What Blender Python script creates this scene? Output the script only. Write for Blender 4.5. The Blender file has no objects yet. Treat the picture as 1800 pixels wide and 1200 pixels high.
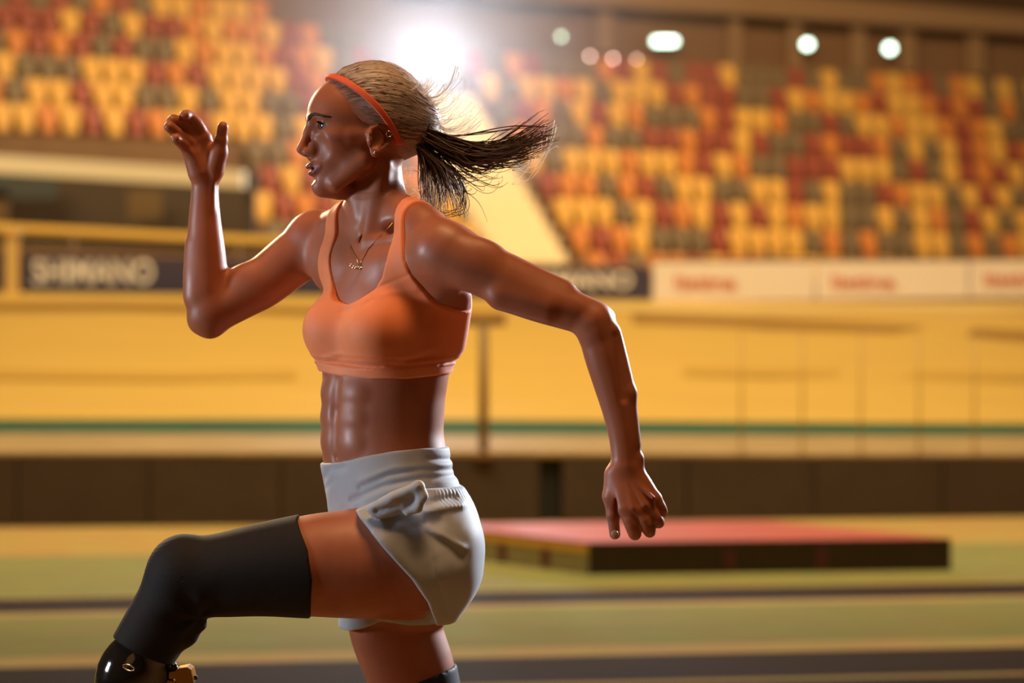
import bpy, math, random
import numpy as np
from mathutils import Vector, Matrix

# ------------------------------------------------------------------ frame
D = 4.25          # camera distance to the runner (m)
H = 1.23          # camera height (m)
scene = bpy.context.scene
COL = scene.collection
cam_d = bpy.data.cameras.new('camera')
cam = bpy.data.objects.new('camera', cam_d)
COL.objects.link(cam)
cam.location = (0, -D, H)
cam.rotation_euler = (math.pi / 2, 0, 0)
cam_d.sensor_width = 36.0
cam_d.lens = 85.0
cam_d.clip_end = 300
cam_d.dof.use_dof = True
cam_d.dof.focus_distance = D - 0.08
cam_d.dof.aperture_fstop = 2.6
scene.camera = cam

# ------------------------------------------------------------------ light
scene.view_settings.view_transform = 'Standard'
scene.view_settings.look = 'None'
scene.view_settings.exposure = 0.0
scene.view_settings.gamma = 1.0
scene.view_settings.use_curve_mapping = False
scene.cycles.use_denoising = True
scene.cycles.max_bounces = 6
scene.cycles.volume_bounces = 0
scene.cycles.caustics_reflective = False
scene.cycles.caustics_refractive = False

world = bpy.data.worlds.new('arena_air')
scene.world = world
world.use_nodes = True
wb = world.node_tree.nodes['Background']
wb.inputs[0].default_value = (1.0, 0.60, 0.30, 1)
wb.inputs[1].default_value = 0.04


def W(px, py, d=0.0):
    """photo pixel (1800x1200) at depth d millimetres behind the runner's plane -> metres"""
    s = (D + d / 1000.0) / D
    return np.array([(px - 900) / 1000.0 * s, d / 1000.0, H + (600 - py) / 1000.0 * s])


def WZ(px, py, ratio):
    """the same at ratio x camera distance"""
    return W(px, py, (ratio - 1) * D * 1000)


def area_light(name, loc, target, size, power, color, spread=180, sy=None):
    l = bpy.data.lights.new(name, 'AREA')
    l.energy = power
    l.color = color
    l.size = size
    if sy:
        l.shape = 'RECTANGLE'
        l.size_y = sy
    l.spread = math.radians(spread)
    o = bpy.data.objects.new(name, l)
    COL.objects.link(o)
    o.location = loc
    o.rotation_euler = (Vector(target) - Vector(loc)).to_track_quat('-Z', 'Y').to_euler()
    return o


# unseen area lights added as key, rims and fill, plus washes for the hall
area_light('rim_behind_right', (2.7, 3.4, 2.4), (-0.2, 0, 1.3), 0.6, 48, (0.88, 0.92, 1.0), 60)
area_light('key_front_left', (-3.4, -0.6, 1.40), (-0.25, 0, 1.25), 0.5, 6.5, (0.86, 0.90, 1.0), 60)
area_light('rim_behind_left', (-2.2, 4.2, 2.8), (-0.35, 0, 1.3), 0.8, 20, (1.0, 0.72, 0.42), 60)
area_light('roof_light_warm', (0.0, -0.8, 6.0), (-0.2, 0, 1.2), 1.6, 23, (1.0, 0.54, 0.24), 60)
area_light('fill_front_warm', (-1.5, -7.0, 4.0), (0, 0, 1.2), 3.0, 6, (1.0, 0.46, 0.18), 120)  # unseen warm fill added behind the camera
area_light('track_light', (0, 15.2, 8.5), (0, 19.5, 1.2), 14, 410, (1.0, 0.74, 0.42), 130, 2.0)
area_light('floor_light', (0, 9.0, 9.0), (0, 11.0, 0), 12, 700, (1.0, 0.76, 0.44), 120, 3.0)
area_light('stand_fill_left', (-9, 24, 9.0), (-9, 38, 4.0), 6, 330, (1.0, 0.74, 0.42), 120, 2.0)  # unseen, added to brighten the lintel beam, rail and left seats
area_light('stand_light', (3, 30, 15.0), (2, 48, 5.0), 18, 3500, (1.0, 0.67, 0.37), 140, 2.0)

# ------------------------------------------------------------------ materials
def mat(name, color, rough=0.5, noise=0.0, scale=30.0, spec=0.5, metallic=0.0, bump=0.0, bscale=200.0,
        sheen=0.0, coat=0.0, emit=None, estr=0.0, stretch=(1, 1, 1)):
    m = bpy.data.materials.new(name)
    m.use_nodes = True
    nt = m.node_tree
    b = nt.nodes['Principled BSDF']
    b.inputs['Base Color'].default_value = (*color, 1)
    b.inputs['Roughness'].default_value = rough
    b.inputs['Metallic'].default_value = metallic
    b.inputs['Specular IOR Level'].default_value = spec
    if sheen:
        b.inputs['Sheen Weight'].default_value = sheen
    if coat:
        b.inputs['Coat Weight'].default_value = coat
        b.inputs['Coat Roughness'].default_value = 0.08
    if emit:
        b.inputs['Emission Color'].default_value = (*emit, 1)
        b.inputs['Emission Strength'].default_value = estr
    tc = nt.nodes.new('ShaderNodeTexCoord')
    mp = nt.nodes.new('ShaderNodeMapping')
    mp.inputs['Scale'].default_value = stretch
    nt.links.new(tc.outputs['Object'], mp.inputs['Vector'])
    n = nt.nodes.new('ShaderNodeTexNoise')
    n.inputs['Scale'].default_value = scale
    n.inputs['Detail'].default_value = 4
    nt.links.new(mp.outputs[0], n.inputs['Vector'])
    mx = nt.nodes.new('ShaderNodeMix')
    mx.data_type = 'RGBA'
    lo = [max(0, c * (1 - noise)) for c in color]
    hi = [min(1, c * (1 + noise)) for c in color]
    mx.inputs['A'].default_value = (*lo, 1)
    mx.inputs['B'].default_value = (*hi, 1)
    nt.links.new(n.outputs['Fac'], mx.inputs['Factor'])
    nt.links.new(mx.outputs['Result'], b.inputs['Base Color'])
    if bump:
        n2 = nt.nodes.new('ShaderNodeTexNoise')
        n2.inputs['Scale'].default_value = bscale
        n2.inputs['Detail'].default_value = 3
        nt.links.new(mp.outputs[0], n2.inputs['Vector'])
        bp = nt.nodes.new('ShaderNodeBump')
        bp.inputs['Strength'].default_value = bump
        bp.inputs['Distance'].default_value = 0.002
        nt.links.new(n2.outputs['Fac'], bp.inputs['Height'])
        nt.links.new(bp.outputs[0], b.inputs['Normal'])
    return m


def emat(name, color, strength):
    m = bpy.data.materials.new(name)
    m.use_nodes = True
    nt = m.node_tree
    nt.nodes.clear()
    e = nt.nodes.new('ShaderNodeEmission')
    e.inputs[0].default_value = (*color, 1)
    e.inputs[1].default_value = strength
    o = nt.nodes.new('ShaderNodeOutputMaterial')
    nt.links.new(e.outputs[0], o.inputs[0])
    return m


# ------------------------------------------------------------------ object helpers
def tag(o, label=None, cat=None, group=None, kind=None):
    if label: o['label'] = label
    if cat: o['category'] = cat
    if group: o['group'] = group
    if kind: o['kind'] = kind
    return o


def empty(name, loc=(0, 0, 0), rz=0.0, parent=None):
    o = bpy.data.objects.new(name, None)
    o.empty_display_size = 0.1
    COL.objects.link(o)
    o.location = loc
    o.rotation_euler = (0, 0, rz)
    if parent: o.parent = parent
    return o


def mesh_np(name, V, Q, material, parent=None, smooth=True, attrs=None):
    """numpy verts (n,3) and faces (m,k) -> mesh object"""
    me = bpy.data.meshes.new(name)
    V = np.asarray(V, dtype=np.float32)
    Q = np.asarray(Q, dtype=np.int32)
    k = Q.shape[1]
    me.vertices.add(len(V))
    me.vertices.foreach_set('co', V.ravel())
    me.loops.add(Q.size)
    me.loops.foreach_set('vertex_index', Q.ravel())
    me.polygons.add(len(Q))
    me.polygons.foreach_set('loop_start', np.arange(0, Q.size, k, dtype=np.int32))
    me.polygons.foreach_set('use_smooth', np.full(len(Q), smooth))
    me.update(calc_edges=True)
    if attrs:
        for an, av in attrs.items():
            a = me.attributes.new(an, 'FLOAT', 'POINT')
            a.data.foreach_set('value', np.asarray(av, dtype=np.float32))
    me.materials.append(material)
    o = bpy.data.objects.new(name, me)
    COL.objects.link(o)
    if parent: o.parent = parent
    return o


class MB:
    """collects boxes, prisms and tubes into one mesh"""
    def __init__(self):
        self.v = []
        self.f = []

    def box(self, c, s, R=None, bevel=0.0):
        c = Vector(c)
        hx, hy, hz = s[0] / 2, s[1] / 2, s[2] / 2
        n = len(self.v)
        if bevel <= 0:
            pts = [(x, y, z) for x in (-hx, hx) for y in (-hy, hy) for z in (-hz, hz)]
            fs = [(0, 1, 3, 2), (4, 6, 7, 5), (0, 4, 5, 1), (2, 3, 7, 6), (0, 2, 6, 4), (1, 5, 7, 3)]
        else:   # bevel the four edges along y
            b = bevel
            pr = [(-hx + b, -hz), (hx - b, -hz), (hx, -hz + b), (hx, hz - b), (hx - b, hz), (-hx + b, hz), (-hx, hz - b), (-hx, -hz + b)]
            pts = [(x, -hy, z) for x, z in pr] + [(x, hy, z) for x, z in pr]
            fs = [tuple(range(8)), tuple(range(15, 7, -1))] + [(i, i + 8, (i + 1) % 8 + 8, (i + 1) % 8) for i in range(8)]
        for p in pts:
            p = Vector(p)
            if R is not None: p = R @ p
            self.v.append(p + c)
        self.f += [tuple(n + i for i in f) for f in fs]
        return self

    def strip(self, A, B):
        """ruled surface between polylines A and B"""
        n = len(self.v)
        for a, b in zip(A, B):
            self.v += [Vector(a), Vector(b)]
        for i in range(len(A) - 1):
            self.f.append((n + 2 * i, n + 2 * i + 2, n + 2 * i + 3, n + 2 * i + 1))
        return self

    def tube(self, pts, r, sides=8, caps=True):
        pts = [Vector(p) for p in pts]
        rs = r if hasattr(r, '__len__') else [r] * len(pts)
        n = len(self.v)
        up = Vector((0.13, 0.31, 0.94))
        for i, p in enumerate(pts):
            t = (pts[min(i + 1, len(pts) - 1)] - pts[max(i - 1, 0)]).normalized()
            a = t.cross(up)
            if a.length < 1e-3: a = t.cross(Vector((1, 0, 0)))
            a.normalize()
            b = t.cross(a)
            for k in range(sides):
                an = 2 * math.pi * k / sides
                self.v.append(p + (a * math.cos(an) + b * math.sin(an)) * rs[i])
        for i in range(len(pts) - 1):
            for k in range(sides):
                k2 = (k + 1) % sides
                self.f.append((n + i * sides + k, n + i * sides + k2, n + (i + 1) * sides + k2, n + (i + 1) * sides + k))
        if caps:
            self.f.append(tuple(n + k for k in reversed(range(sides))))
            self.f.append(tuple(n + (len(pts) - 1) * sides + k for k in range(sides)))
        return self

    def sphere(self, c, r, nu=12, nv=8, R=None):
        c = Vector(c)
        rr = Vector(r) if hasattr(r, '__len__') else Vector((r, r, r))
        n = len(self.v)
        for j in range(nv + 1):
            th = math.pi * j / nv
            for i in range(nu):
                ph = 2 * math.pi * i / nu
                p = Vector((rr.x * math.sin(th) * math.cos(ph), rr.y * math.sin(th) * math.sin(ph), rr.z * math.cos(th)))
                if R is not None: p = R @ p
                self.v.append(c + p)
        for j in range(nv):
            for i in range(nu):
                i2 = (i + 1) % nu
                self.f.append((n + j * nu + i, n + (j + 1) * nu + i, n + (j + 1) * nu + i2, n + j * nu + i2))
        return self

    def data(self, name, material, smooth=False):
        me = bpy.data.meshes.new(name)
        me.from_pydata([tuple(v) for v in self.v], [], self.f)
        me.materials.append(material)
        if smooth:
            me.polygons.foreach_set('use_smooth', [True] * len(me.polygons))
        me.update()
        return me

    def build(self, name, material, parent=None, smooth=False):
        o = bpy.data.objects.new(name, self.data(name, material, smooth))
        COL.objects.link(o)
        if parent: o.parent = parent
        return o


def link_mesh(name, me, parent=None, loc=None, rz=0.0):
    o = bpy.data.objects.new(name, me)
    COL.objects.link(o)
    if parent: o.parent = parent
    if loc is not None: o.location = loc
    o.rotation_euler = (0, 0, rz)
    return o


def text_mesh(body, size, material, extrude=0.002):
    cu = bpy.data.curves.new('lettering', 'FONT')
    cu.body = body
    cu.size = size
    cu.extrude = extrude
    cu.offset = size * 0.02
    cu.align_x = 'CENTER'
    cu.align_y = 'CENTER'
    cu.resolution_u = 3
    to = bpy.data.objects.new('lettering', cu)
    COL.objects.link(to)
    bpy.context.view_layer.update()
    dg = bpy.context.evaluated_depsgraph_get()
    me = bpy.data.meshes.new_from_object(to.evaluated_get(dg))
    bpy.data.objects.remove(to)
    bpy.data.curves.remove(cu)
    me.materials.clear()
    me.materials.append(material)
    return me

# ================================================================== THE HALL
M_floor = bpy.data.materials.new('infield_floor_paint')
M_floor.use_nodes = True
nt = M_floor.node_tree
bs = nt.nodes['Principled BSDF']
bs.inputs['Roughness'].default_value = 0.8
bs.inputs['Specular IOR Level'].default_value = 0.15
tc = nt.nodes.new('ShaderNodeTexCoord')
sx = nt.nodes.new('ShaderNodeSeparateXYZ')
nt.links.new(tc.outputs['Object'], sx.inputs[0])
mr = nt.nodes.new('ShaderNodeMapRange')
mr.inputs['From Min'].default_value = 0.0
mr.inputs['From Max'].default_value = 20.0
nt.links.new(sx.outputs['Y'], mr.inputs['Value'])
cr = nt.nodes.new('ShaderNodeValToRGB')
cr.color_ramp.interpolation = 'CONSTANT'
GREEN = (0.34, 0.32, 0.105)
BROWN = (0.05, 0.024, 0.010)
LINE = (0.62, 0.44, 0.17)
SAND = (0.60, 0.40, 0.13)
# distance from the camera along the lane normal -> colour of the paint
bands = [(0.0, (0.32, 0.17, 0.06)), (7.0, LINE), (7.12, GREEN), (8.0, BROWN), (8.45, LINE), (8.56, BROWN), (9.28, LINE), (9.56, GREEN), (10.95, LINE), (11.10, BROWN),  # first band is out of view, coloured to bounce warm light onto the runner
         (11.72, LINE), (11.86, GREEN), (14.1, SAND), (20.0, SAND)]
el = cr.color_ramp.elements
while len(el) > 1: el.remove(el[0])
el[0].position = 0; el[0].color = (*bands[0][1], 1)
for p, c in bands[1:]:
    e = el.new(p / 20.0); e.color = (*c, 1)
nt.links.new(mr.outputs[0], cr.inputs[0])
nz = nt.nodes.new('ShaderNodeTexNoise'); nz.inputs['Scale'].default_value = 3.0; nz.inputs['Detail'].default_value = 5
nt.links.new(tc.outputs['Object'], nz.inputs['Vector'])
mm = nt.nodes.new('ShaderNodeMix'); mm.data_type = 'RGBA'; mm.blend_type = 'MULTIPLY'; mm.inputs['Factor'].default_value = 0.35
nt.links.new(cr.outputs[0], mm.inputs['A']); nt.links.new(nz.outputs['Color'], mm.inputs['B'])
nt.links.new(mm.outputs['Result'], bs.inputs['Base Color'])

LANE = math.radians(9)
fl = MB().strip([(-22, -6, 0), (22, -6, 0)], [(-22, 19, 0), (22, 19, 0)]).build('floor', M_floor)
fl.location = (0, -D, 0); fl.rotation_euler = (0, 0, LANE)
tag(fl, kind='structure')

M_wall = mat('wall_panel_brown', (0.055, 0.031, 0.014), 0.8, 0.25, 4)
M_wallgap = mat('wall_gap_black', (0.012, 0.012, 0.008), 0.8)
M_apron = mat('apron_beige', (0.44, 0.30, 0.13), 0.6, 0.2, 3)
M_green = mat('band_green', (0.035, 0.105, 0.055), 0.7, 0.25, 2)
M_track = mat('track_wood', (0.74, 0.47, 0.10), 0.55, 0.12, 1.2, stretch=(0.4, 4, 4))
M_line = mat('track_line_brown', (0.40, 0.20, 0.035), 0.6, 0.1)
M_lineL = mat('track_line_pale', (0.80, 0.56, 0.18), 0.6, 0.1)
M_post = mat('post_brown', (0.25, 0.14, 0.05), 0.6, 0.1)

# polyline of the far straight: ratios at a few x
XS = [-900, 0, 450, 900, 1350, 1800, 2700]
def poly(py_list, ratio_list):
    return [WZ(x, y, r) for x, y, r in zip(XS, py_list, ratio_list)]
# inner wall foot (on the floor) and top
ratio_wall = [3.70, 3.77, 3.80, 3.86, 3.93, 4.0, 4.15]
foot = [WZ(x, 600 + 1230 / r, r) for x, r in zip(XS, ratio_wall)]
wtop = [WZ(x, 801 + (3 if x > 900 else 0), r) for x, r in zip(XS, ratio_wall)]
wall = empty('wall_trackside', (0, WZ(900, 0, 3.86)[1], 0)); tag(wall, kind='structure')
# panels with recessed joints between them: joint positions in photo pixels
joints = [-900, -660, -430, -200, 30, 262, 494, 726, 948, 986, 1206, 1430, 1655, 1880, 2105, 2330, 2700]
def on_line(px, Y):
    i = max(k for k in range(len(XS) - 1) if XS[k] <= px) if px > XS[0] else 0
    t = (px - XS[i]) / (XS[i + 1] - XS[i])
    a, b = Y[i], Y[i + 1]
    return a + (b - a) * t
for a, b in zip(joints[:-1], joints[1:]):
    gap_panel = (a == 948)
    g = 1.5 if b - a > 60 else 0
    p0, p1 = on_line(a + g, foot), on_line(b - g, foot)
    q0, q1 = on_line(a + g, wtop), on_line(b - g, wtop)
    off = np.array([0, 0.10 if gap_panel else 0.0, 0])
    th = np.array([0, 0.04, 0])
    m = MB()
    m.v = [Vector(v) for v in (p0 + off, p1 + off, q1 + off, q0 + off, p0 + off + th, p1 + off + th, q1 + off + th, q0 + off + th)]
    m.f = [(0, 1, 2, 3), (5, 4, 7, 6), (1, 5, 6, 2), (4, 0, 3, 7), (3, 2, 6, 7), (4, 5, 1, 0)]
    o = m.build('wall_panel', M_wallgap if gap_panel else M_wall)
    o.parent = wall; o.matrix_parent_inverse = Matrix.Translation(-wall.location)
bk = MB().strip([Vector(p) + Vector((0, .06, 0)) for p in foot], [Vector(p) + Vector((0, .06, -.01)) for p in wtop]).build('wall_core', M_wallgap)
bk.parent = wall; bk.matrix_parent_inverse = Matrix.Translation(-wall.location)
# coping strip on the wall
cp = MB()
for i in range(len(XS) - 1):
    a, b = Vector(wtop[i]), Vector(wtop[i + 1])
    cp.tube([a + Vector((0, .03, .015)), b + Vector((0, .03, .015))], 0.03, 6)
o = cp.build('coping', M_apron); o.parent = wall; o.matrix_parent_inverse = Matrix.Translation(-wall.location)

def ramp(name, py0, r0, py1, r1, material):
    A = [WZ(x, py0[i], r0[i]) for i, x in enumerate(XS)]
    B = [WZ(x, py1[i], r1[i]) for i, x in enumerate(XS)]
    o = MB().strip(A, B).build(name, material)
    return tag(o, kind='structure'), A, B
def addr(d): return [r + d for r in ratio_wall]
c5 = lambda *a: list(a)
ramp('floor_apron', c5(800, 800, 800, 801, 803, 803, 805), addr(0.0), c5(760, 761, 762, 764, 765, 766, 766), addr(0.25), M_apron)
ramp('floor_green_band', c5(760, 761, 762, 764, 765, 766, 766), addr(0.25), c5(735, 736, 736, 738, 741, 744, 744), addr(0.37), M_green)
trk_top = c5(500, 513, 518, 524, 526, 520, 510)
trk, TA, TB = ramp('floor_banked_track', c5(735, 736, 736, 738, 741, 744, 744), addr(0.37), trk_top, addr(1.55), M_track)
def on_track(px, py):
    """point on the banked track surface seen at a pixel"""
    i = max(k for k in range(len(XS) - 1) if XS[k] <= px)
    t = (px - XS[i]) / (XS[i + 1] - XS[i])
    a = TA[i] + (TA[i + 1] - TA[i]) * t
    b = TB[i] + (TB[i + 1] - TB[i]) * t
    lo, hi = 0.0, 1.0
    for _ in range(30):
        mid = (lo + hi) / 2
        p = a + (b - a) * mid
        yy = 600 - (p[2] - H) * 1000 * D / (p[1] + D)
        if yy > py: lo = mid
        else: hi = mid
    return a + (b - a) * lo + np.array([0, 0, 0.012])
def painted(name, pts, w, material):
    A = [on_track(x, y + w / 2) for x, y in pts]
    B = [on_track(x, y - w / 2) for x, y in pts]
    return tag(MB().strip(A, B).build(name, material), kind='structure')
painted('trim_1', [(1110, 561), (1300, 568), (1500, 577), (1700, 587), (1800, 592), (2300, 612)], 17, M_line)
painted('trim_2', [(-600, 552), (0, 541), (200, 540), (420, 545), (640, 552), (890, 556)], 13, M_line)
painted('trim_3', [(-600, 690), (0, 660), (300, 664), (520, 660)], 16, mat('track_line_faint', (0.62, 0.36, 0.06), 0.6, 0.1))
painted('trim_4', [(1200, 655), (1500, 660), (1800, 664), (2300, 668)], 14, bpy.data.materials['track_line_faint'])
painted('trim_5', [(1000, 541), (1300, 546), (1800, 541), (2300, 530)], 15, M_lineL)

# T-shaped post on the track edge
p0 = WZ(850, 800, 3.86)
tp = empty('barrier_post', tuple(p0))
pt = np.array(WZ(850, 566, 3.86)) - p0
MB().tube([(0, 0, -0.02), (0, 0, pt[2])], 0.034, 10).build('upright', M_post, tp, True)
MB().box((0, 0, pt[2]), (0.30, 0.06, 0.055)).build('crossbar', M_post, tp)
MB().box((0, 0, 0.0), (0.14, 0.14, 0.03)).build('foot_plate', M_post, tp)
tag(tp, 'brown upright post with short crossbar standing at the wooden track edge behind the runner', 'post')
# thin posts of the safety fence on the right
M_thin = mat('fence_post_bronze', (0.50, 0.31, 0.08), 0.5, 0.1)
nth = ['nearest to the runner', 'second from the runner', 'third from the runner', 'fourth from the runner', 'farthest right in view']
for i, x in enumerate((1303, 1410, 1513, 1615, 1713)):
    r = 3.86 + (x - 900) / 450 * 0.07
    b = WZ(x, 803, r)
    e = empty('fence_post', tuple(b))
    hgt = (803 - 590) / 1000 * r
    MB().tube([(0, 0, 0), (0, 0, hgt)], 0.007, 8).build('upright', M_thin, e, True)
    MB().sphere((0, 0, hgt), 0.010, 8, 6).build('cap', M_thin, e, True)
    tag(e, 'thin bronze fence post at the right track edge, ' + nth[i], 'post', 'thin posts along the track edge')

# ---------------------------------------------------------------- crash mat
M_mtop = mat('mat_red', (0.52, 0.10, 0.062), 0.6, 0.15, 3)
M_mside = mat('mat_side_olive', (0.40, 0.32, 0.16), 0.7, 0.15, 6)
M_mdark = mat('mat_side_dark', (0.075, 0.042, 0.026), 0.75, 0.15, 6)
M_myel = mat('mat_trim_yellow', (0.95, 0.50, 0.09), 0.6, 0.1)
M_mstrap = mat('mat_strap_maroon', (0.17, 0.04, 0.045), 0.7)
A0 = WZ(1035, 600 + 1230 / 3.0, 3.0); A0[2] = 0
B0 = WZ(1668, 600 + 1230 / 3.06, 3.06); B0[2] = 0
ux = (B0 - A0); Lm = np.linalg.norm(ux); ux = ux / Lm
C0 = WZ(760, 600 + 1230 / 3.30, 3.30); C0[2] = 0
uy = C0 - A0; Wm = np.linalg.norm(uy); uy = uy / Wm
hm = 0.172
cm = empty('crash_mat', tuple(A0 + ux * Lm / 2))
def mp(a, b, z): return Vector(A0 + ux * a + uy * b + np.array([0, 0, z])) - Vector(cm.location)
def slab(name, a0, a1, b0, b1, z0, z1, material, par):
    m = MB()
    m.v = [mp(a0, b0, z0), mp(a1, b0, z0), mp(a1, b1, z0), mp(a0, b1, z0), mp(a0, b0, z1), mp(a1, b0, z1), mp(a1, b1, z1), mp(a0, b1, z1)]
    m.f = [(3, 2, 1, 0), (4, 5, 6, 7), (0, 1, 5, 4), (1, 2, 6, 5), (2, 3, 7, 6), (3, 0, 4, 7)]
    return m.build(name, material, par)
slab('foam_core', 0, Lm, 0, Wm, 0.0, hm - 0.035, M_mside, cm)
slab('front_cover', -0.003, Lm + 0.003, -0.012, 0.0, 0.0, hm - 0.004, M_mdark, cm)
slab('yellow_band', -0.006, 0.0, 0, Wm, hm - 0.058, hm - 0.02, M_myel, cm)
slab('top_cover', -0.004, Lm + 0.004, -0.006, Wm, hm - 0.035, hm, M_mtop, cm)
for b in (0.36, 0.78, 1.2):
    slab('strap', -0.012, 0.0, b, b + 0.06, 0.015, hm - 0.06, M_mstrap, cm)
for a in (0.72, 1.22):
    slab('strap', a, a + 0.06, -0.02, -0.012, 0.02, hm - 0.04, M_mstrap, cm)
tag(cm, 'low crash mat with red top and dark front lying on the green infield', 'mat')

# ---------------------------------------------------------------- boards round the track
M_navy = mat('board_navy', (0.055, 0.045, 0.085), 0.5, 0.1)
M_white = mat('board_white', (0.92, 0.82, 0.70), 0.5, 0.05)
M_letw = mat('lettering_white', (0.95, 0.88, 0.78), 0.5)
M_letr = mat('lettering_red', (0.72, 0.22, 0.13), 0.5)
M_frame = mat('board_frame', (0.30, 0.17, 0.08), 0.6)
M_palepost = mat('post_pale', (0.75, 0.50, 0.17), 0.6, 0.05)
def board(name, x0, x1, yt0, yt1, yb0, yb1, r0, r1, material, label, words=None):
    a, b = WZ(x0, yb0, r0), WZ(x1, yb1, r1)
    c, d = WZ(x1, yt1, r1), WZ(x0, yt0, r0)
    mid = (a + b) / 2
    e = empty(name, tuple(mid))
    th = Vector((0, 0.04, 0))
    m = MB()
    q = [Vector(p - mid) for p in (a, b, c, d)]
    m.v = q + [p + th for p in q]
    m.f = [(0, 1, 2, 3), (5, 4, 7, 6), (1, 5, 6, 2), (4, 0, 3, 7), (3, 2, 6, 7), (4, 5, 1, 0)]
    m.build('panel', material, e)
    fr = MB()
    fr.tube([q[3] + Vector((0, .02, .012)), q[2] + Vector((0, .02, .012))], 0.02, 6)
    fr.build('top_rail', M_frame, e)
    for body, px, py, hpx, wpx, lm in (words or []):
        t = (px - x0) / (x1 - x0)
        r = r0 + (r1 - r0) * t
        me = text_mesh(body, 1.0, lm, 0.02)
        xs = [v.co.x for v in me.vertices]; ys = [v.co.y for v in me.vertices]
        ww, hh = max(xs) - min(xs), max(ys) - min(ys)
        o = bpy.data.objects.new('lettering', me); COL.objects.link(o); o.parent = e
        o.location = Vector(WZ(px, py, r) - mid) + Vector((0, -0.012, 0))
        o.rotation_euler = (math.pi / 2, 0, math.atan2(b[1] - a[1], b[0] - a[0]))
        o.scale = (wpx / 1000 * r / ww, hpx / 1000 * r / hh, 0.2)
    tag(e, label, 'board', 'advertising boards round the track')
    return e
RB = 5.42
board('advertising_board', -900, 9, 415, 443, 492, 511, 5.30, 5.36, M_navy, 'dark navy board left of the pale post at the left edge')
board('advertising_board', 36, 668, 446, 462, 513, 522, 5.36, 5.40, M_navy, 'dark navy board reading SHIMANO in white behind the raised forearm',
      [('SHIMANO', 164, 480, 44, 212, M_letw)])
board('advertising_board', 672, 1143, 463, 470, 523, 528, 5.40, 5.43, M_navy, 'dark navy board with white lettering behind the near elbow',
      [('SHIMANO', 1010, 494, 31, 205, M_letw)])
board('advertising_board', 1148, 1432, 461, 460, 530, 527, 5.43, 5.45, M_white, 'cream board with red lettering next to the navy board',
      [('listina', 1240, 497, 24, 108, M_letr)])
board('advertising_board', 1436, 1702, 460, 459, 527, 523, 5.45, 5.46, M_white, 'cream board with red lettering, middle one of the cream boards',
      [('listina', 1517, 496, 22, 112, M_letr)])
board('advertising_board', 1706, 2300, 459, 450, 523, 512, 5.46, 5.48, M_white, 'cream board with red lettering cut off by the right edge',
      [('listina', 1785, 492, 22, 112, M_letr)])
# pale post and yellow handrail above the left boards
b = WZ(22, 516, 5.33)
pp = empty('pale_post', tuple(b))
hgt = (516 - 408) / 1000 * 5.33
MB().box((0, 0, hgt / 2), (0.125, 0.08, hgt)).build('upright', M_palepost, pp)
MB().box((0, -0.01, hgt), (0.17, 0.12, 0.05)).build('cap', M_palepost, pp)
tag(pp, 'pale yellow post between the two navy boards at the left edge', 'post')
M_rail = mat('rail_yellow', (0.90, 0.52, 0.08), 0.5, 0.08)
hr = empty('handrail', tuple(WZ(250, 420, 5.5)))
hl = Vector(hr.location)
MB().tube([Vector(WZ(-500, 375, 5.40)) - hl, Vector(WZ(0, 403, 5.5)) - hl, Vector(WZ(330, 420, 5.58)) - hl, Vector(WZ(620, 432, 5.65)) - hl], 0.062, 10).build('rail', M_rail, hr, True)
MB().tube([Vector(WZ(-500, 418, 5.46)) - hl, Vector(WZ(0, 436, 5.56)) - hl, Vector(WZ(330, 444, 5.62)) - hl, Vector(WZ(620, 450, 5.7)) - hl], 0.03, 8).build('lower_rail', M_frame, hr, True)
for x, yt in ((-300, 390), (130, 410), (420, 424), (600, 431)):
    MB().tube([Vector(WZ(x, 520, 5.52)) - hl, Vector(WZ(x, yt, 5.52)) - hl], 0.02, 6).build('baluster', M_frame, hr, True)
tag(hr, 'yellow handrail running above the navy boards behind the raised arm', 'railing')

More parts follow.
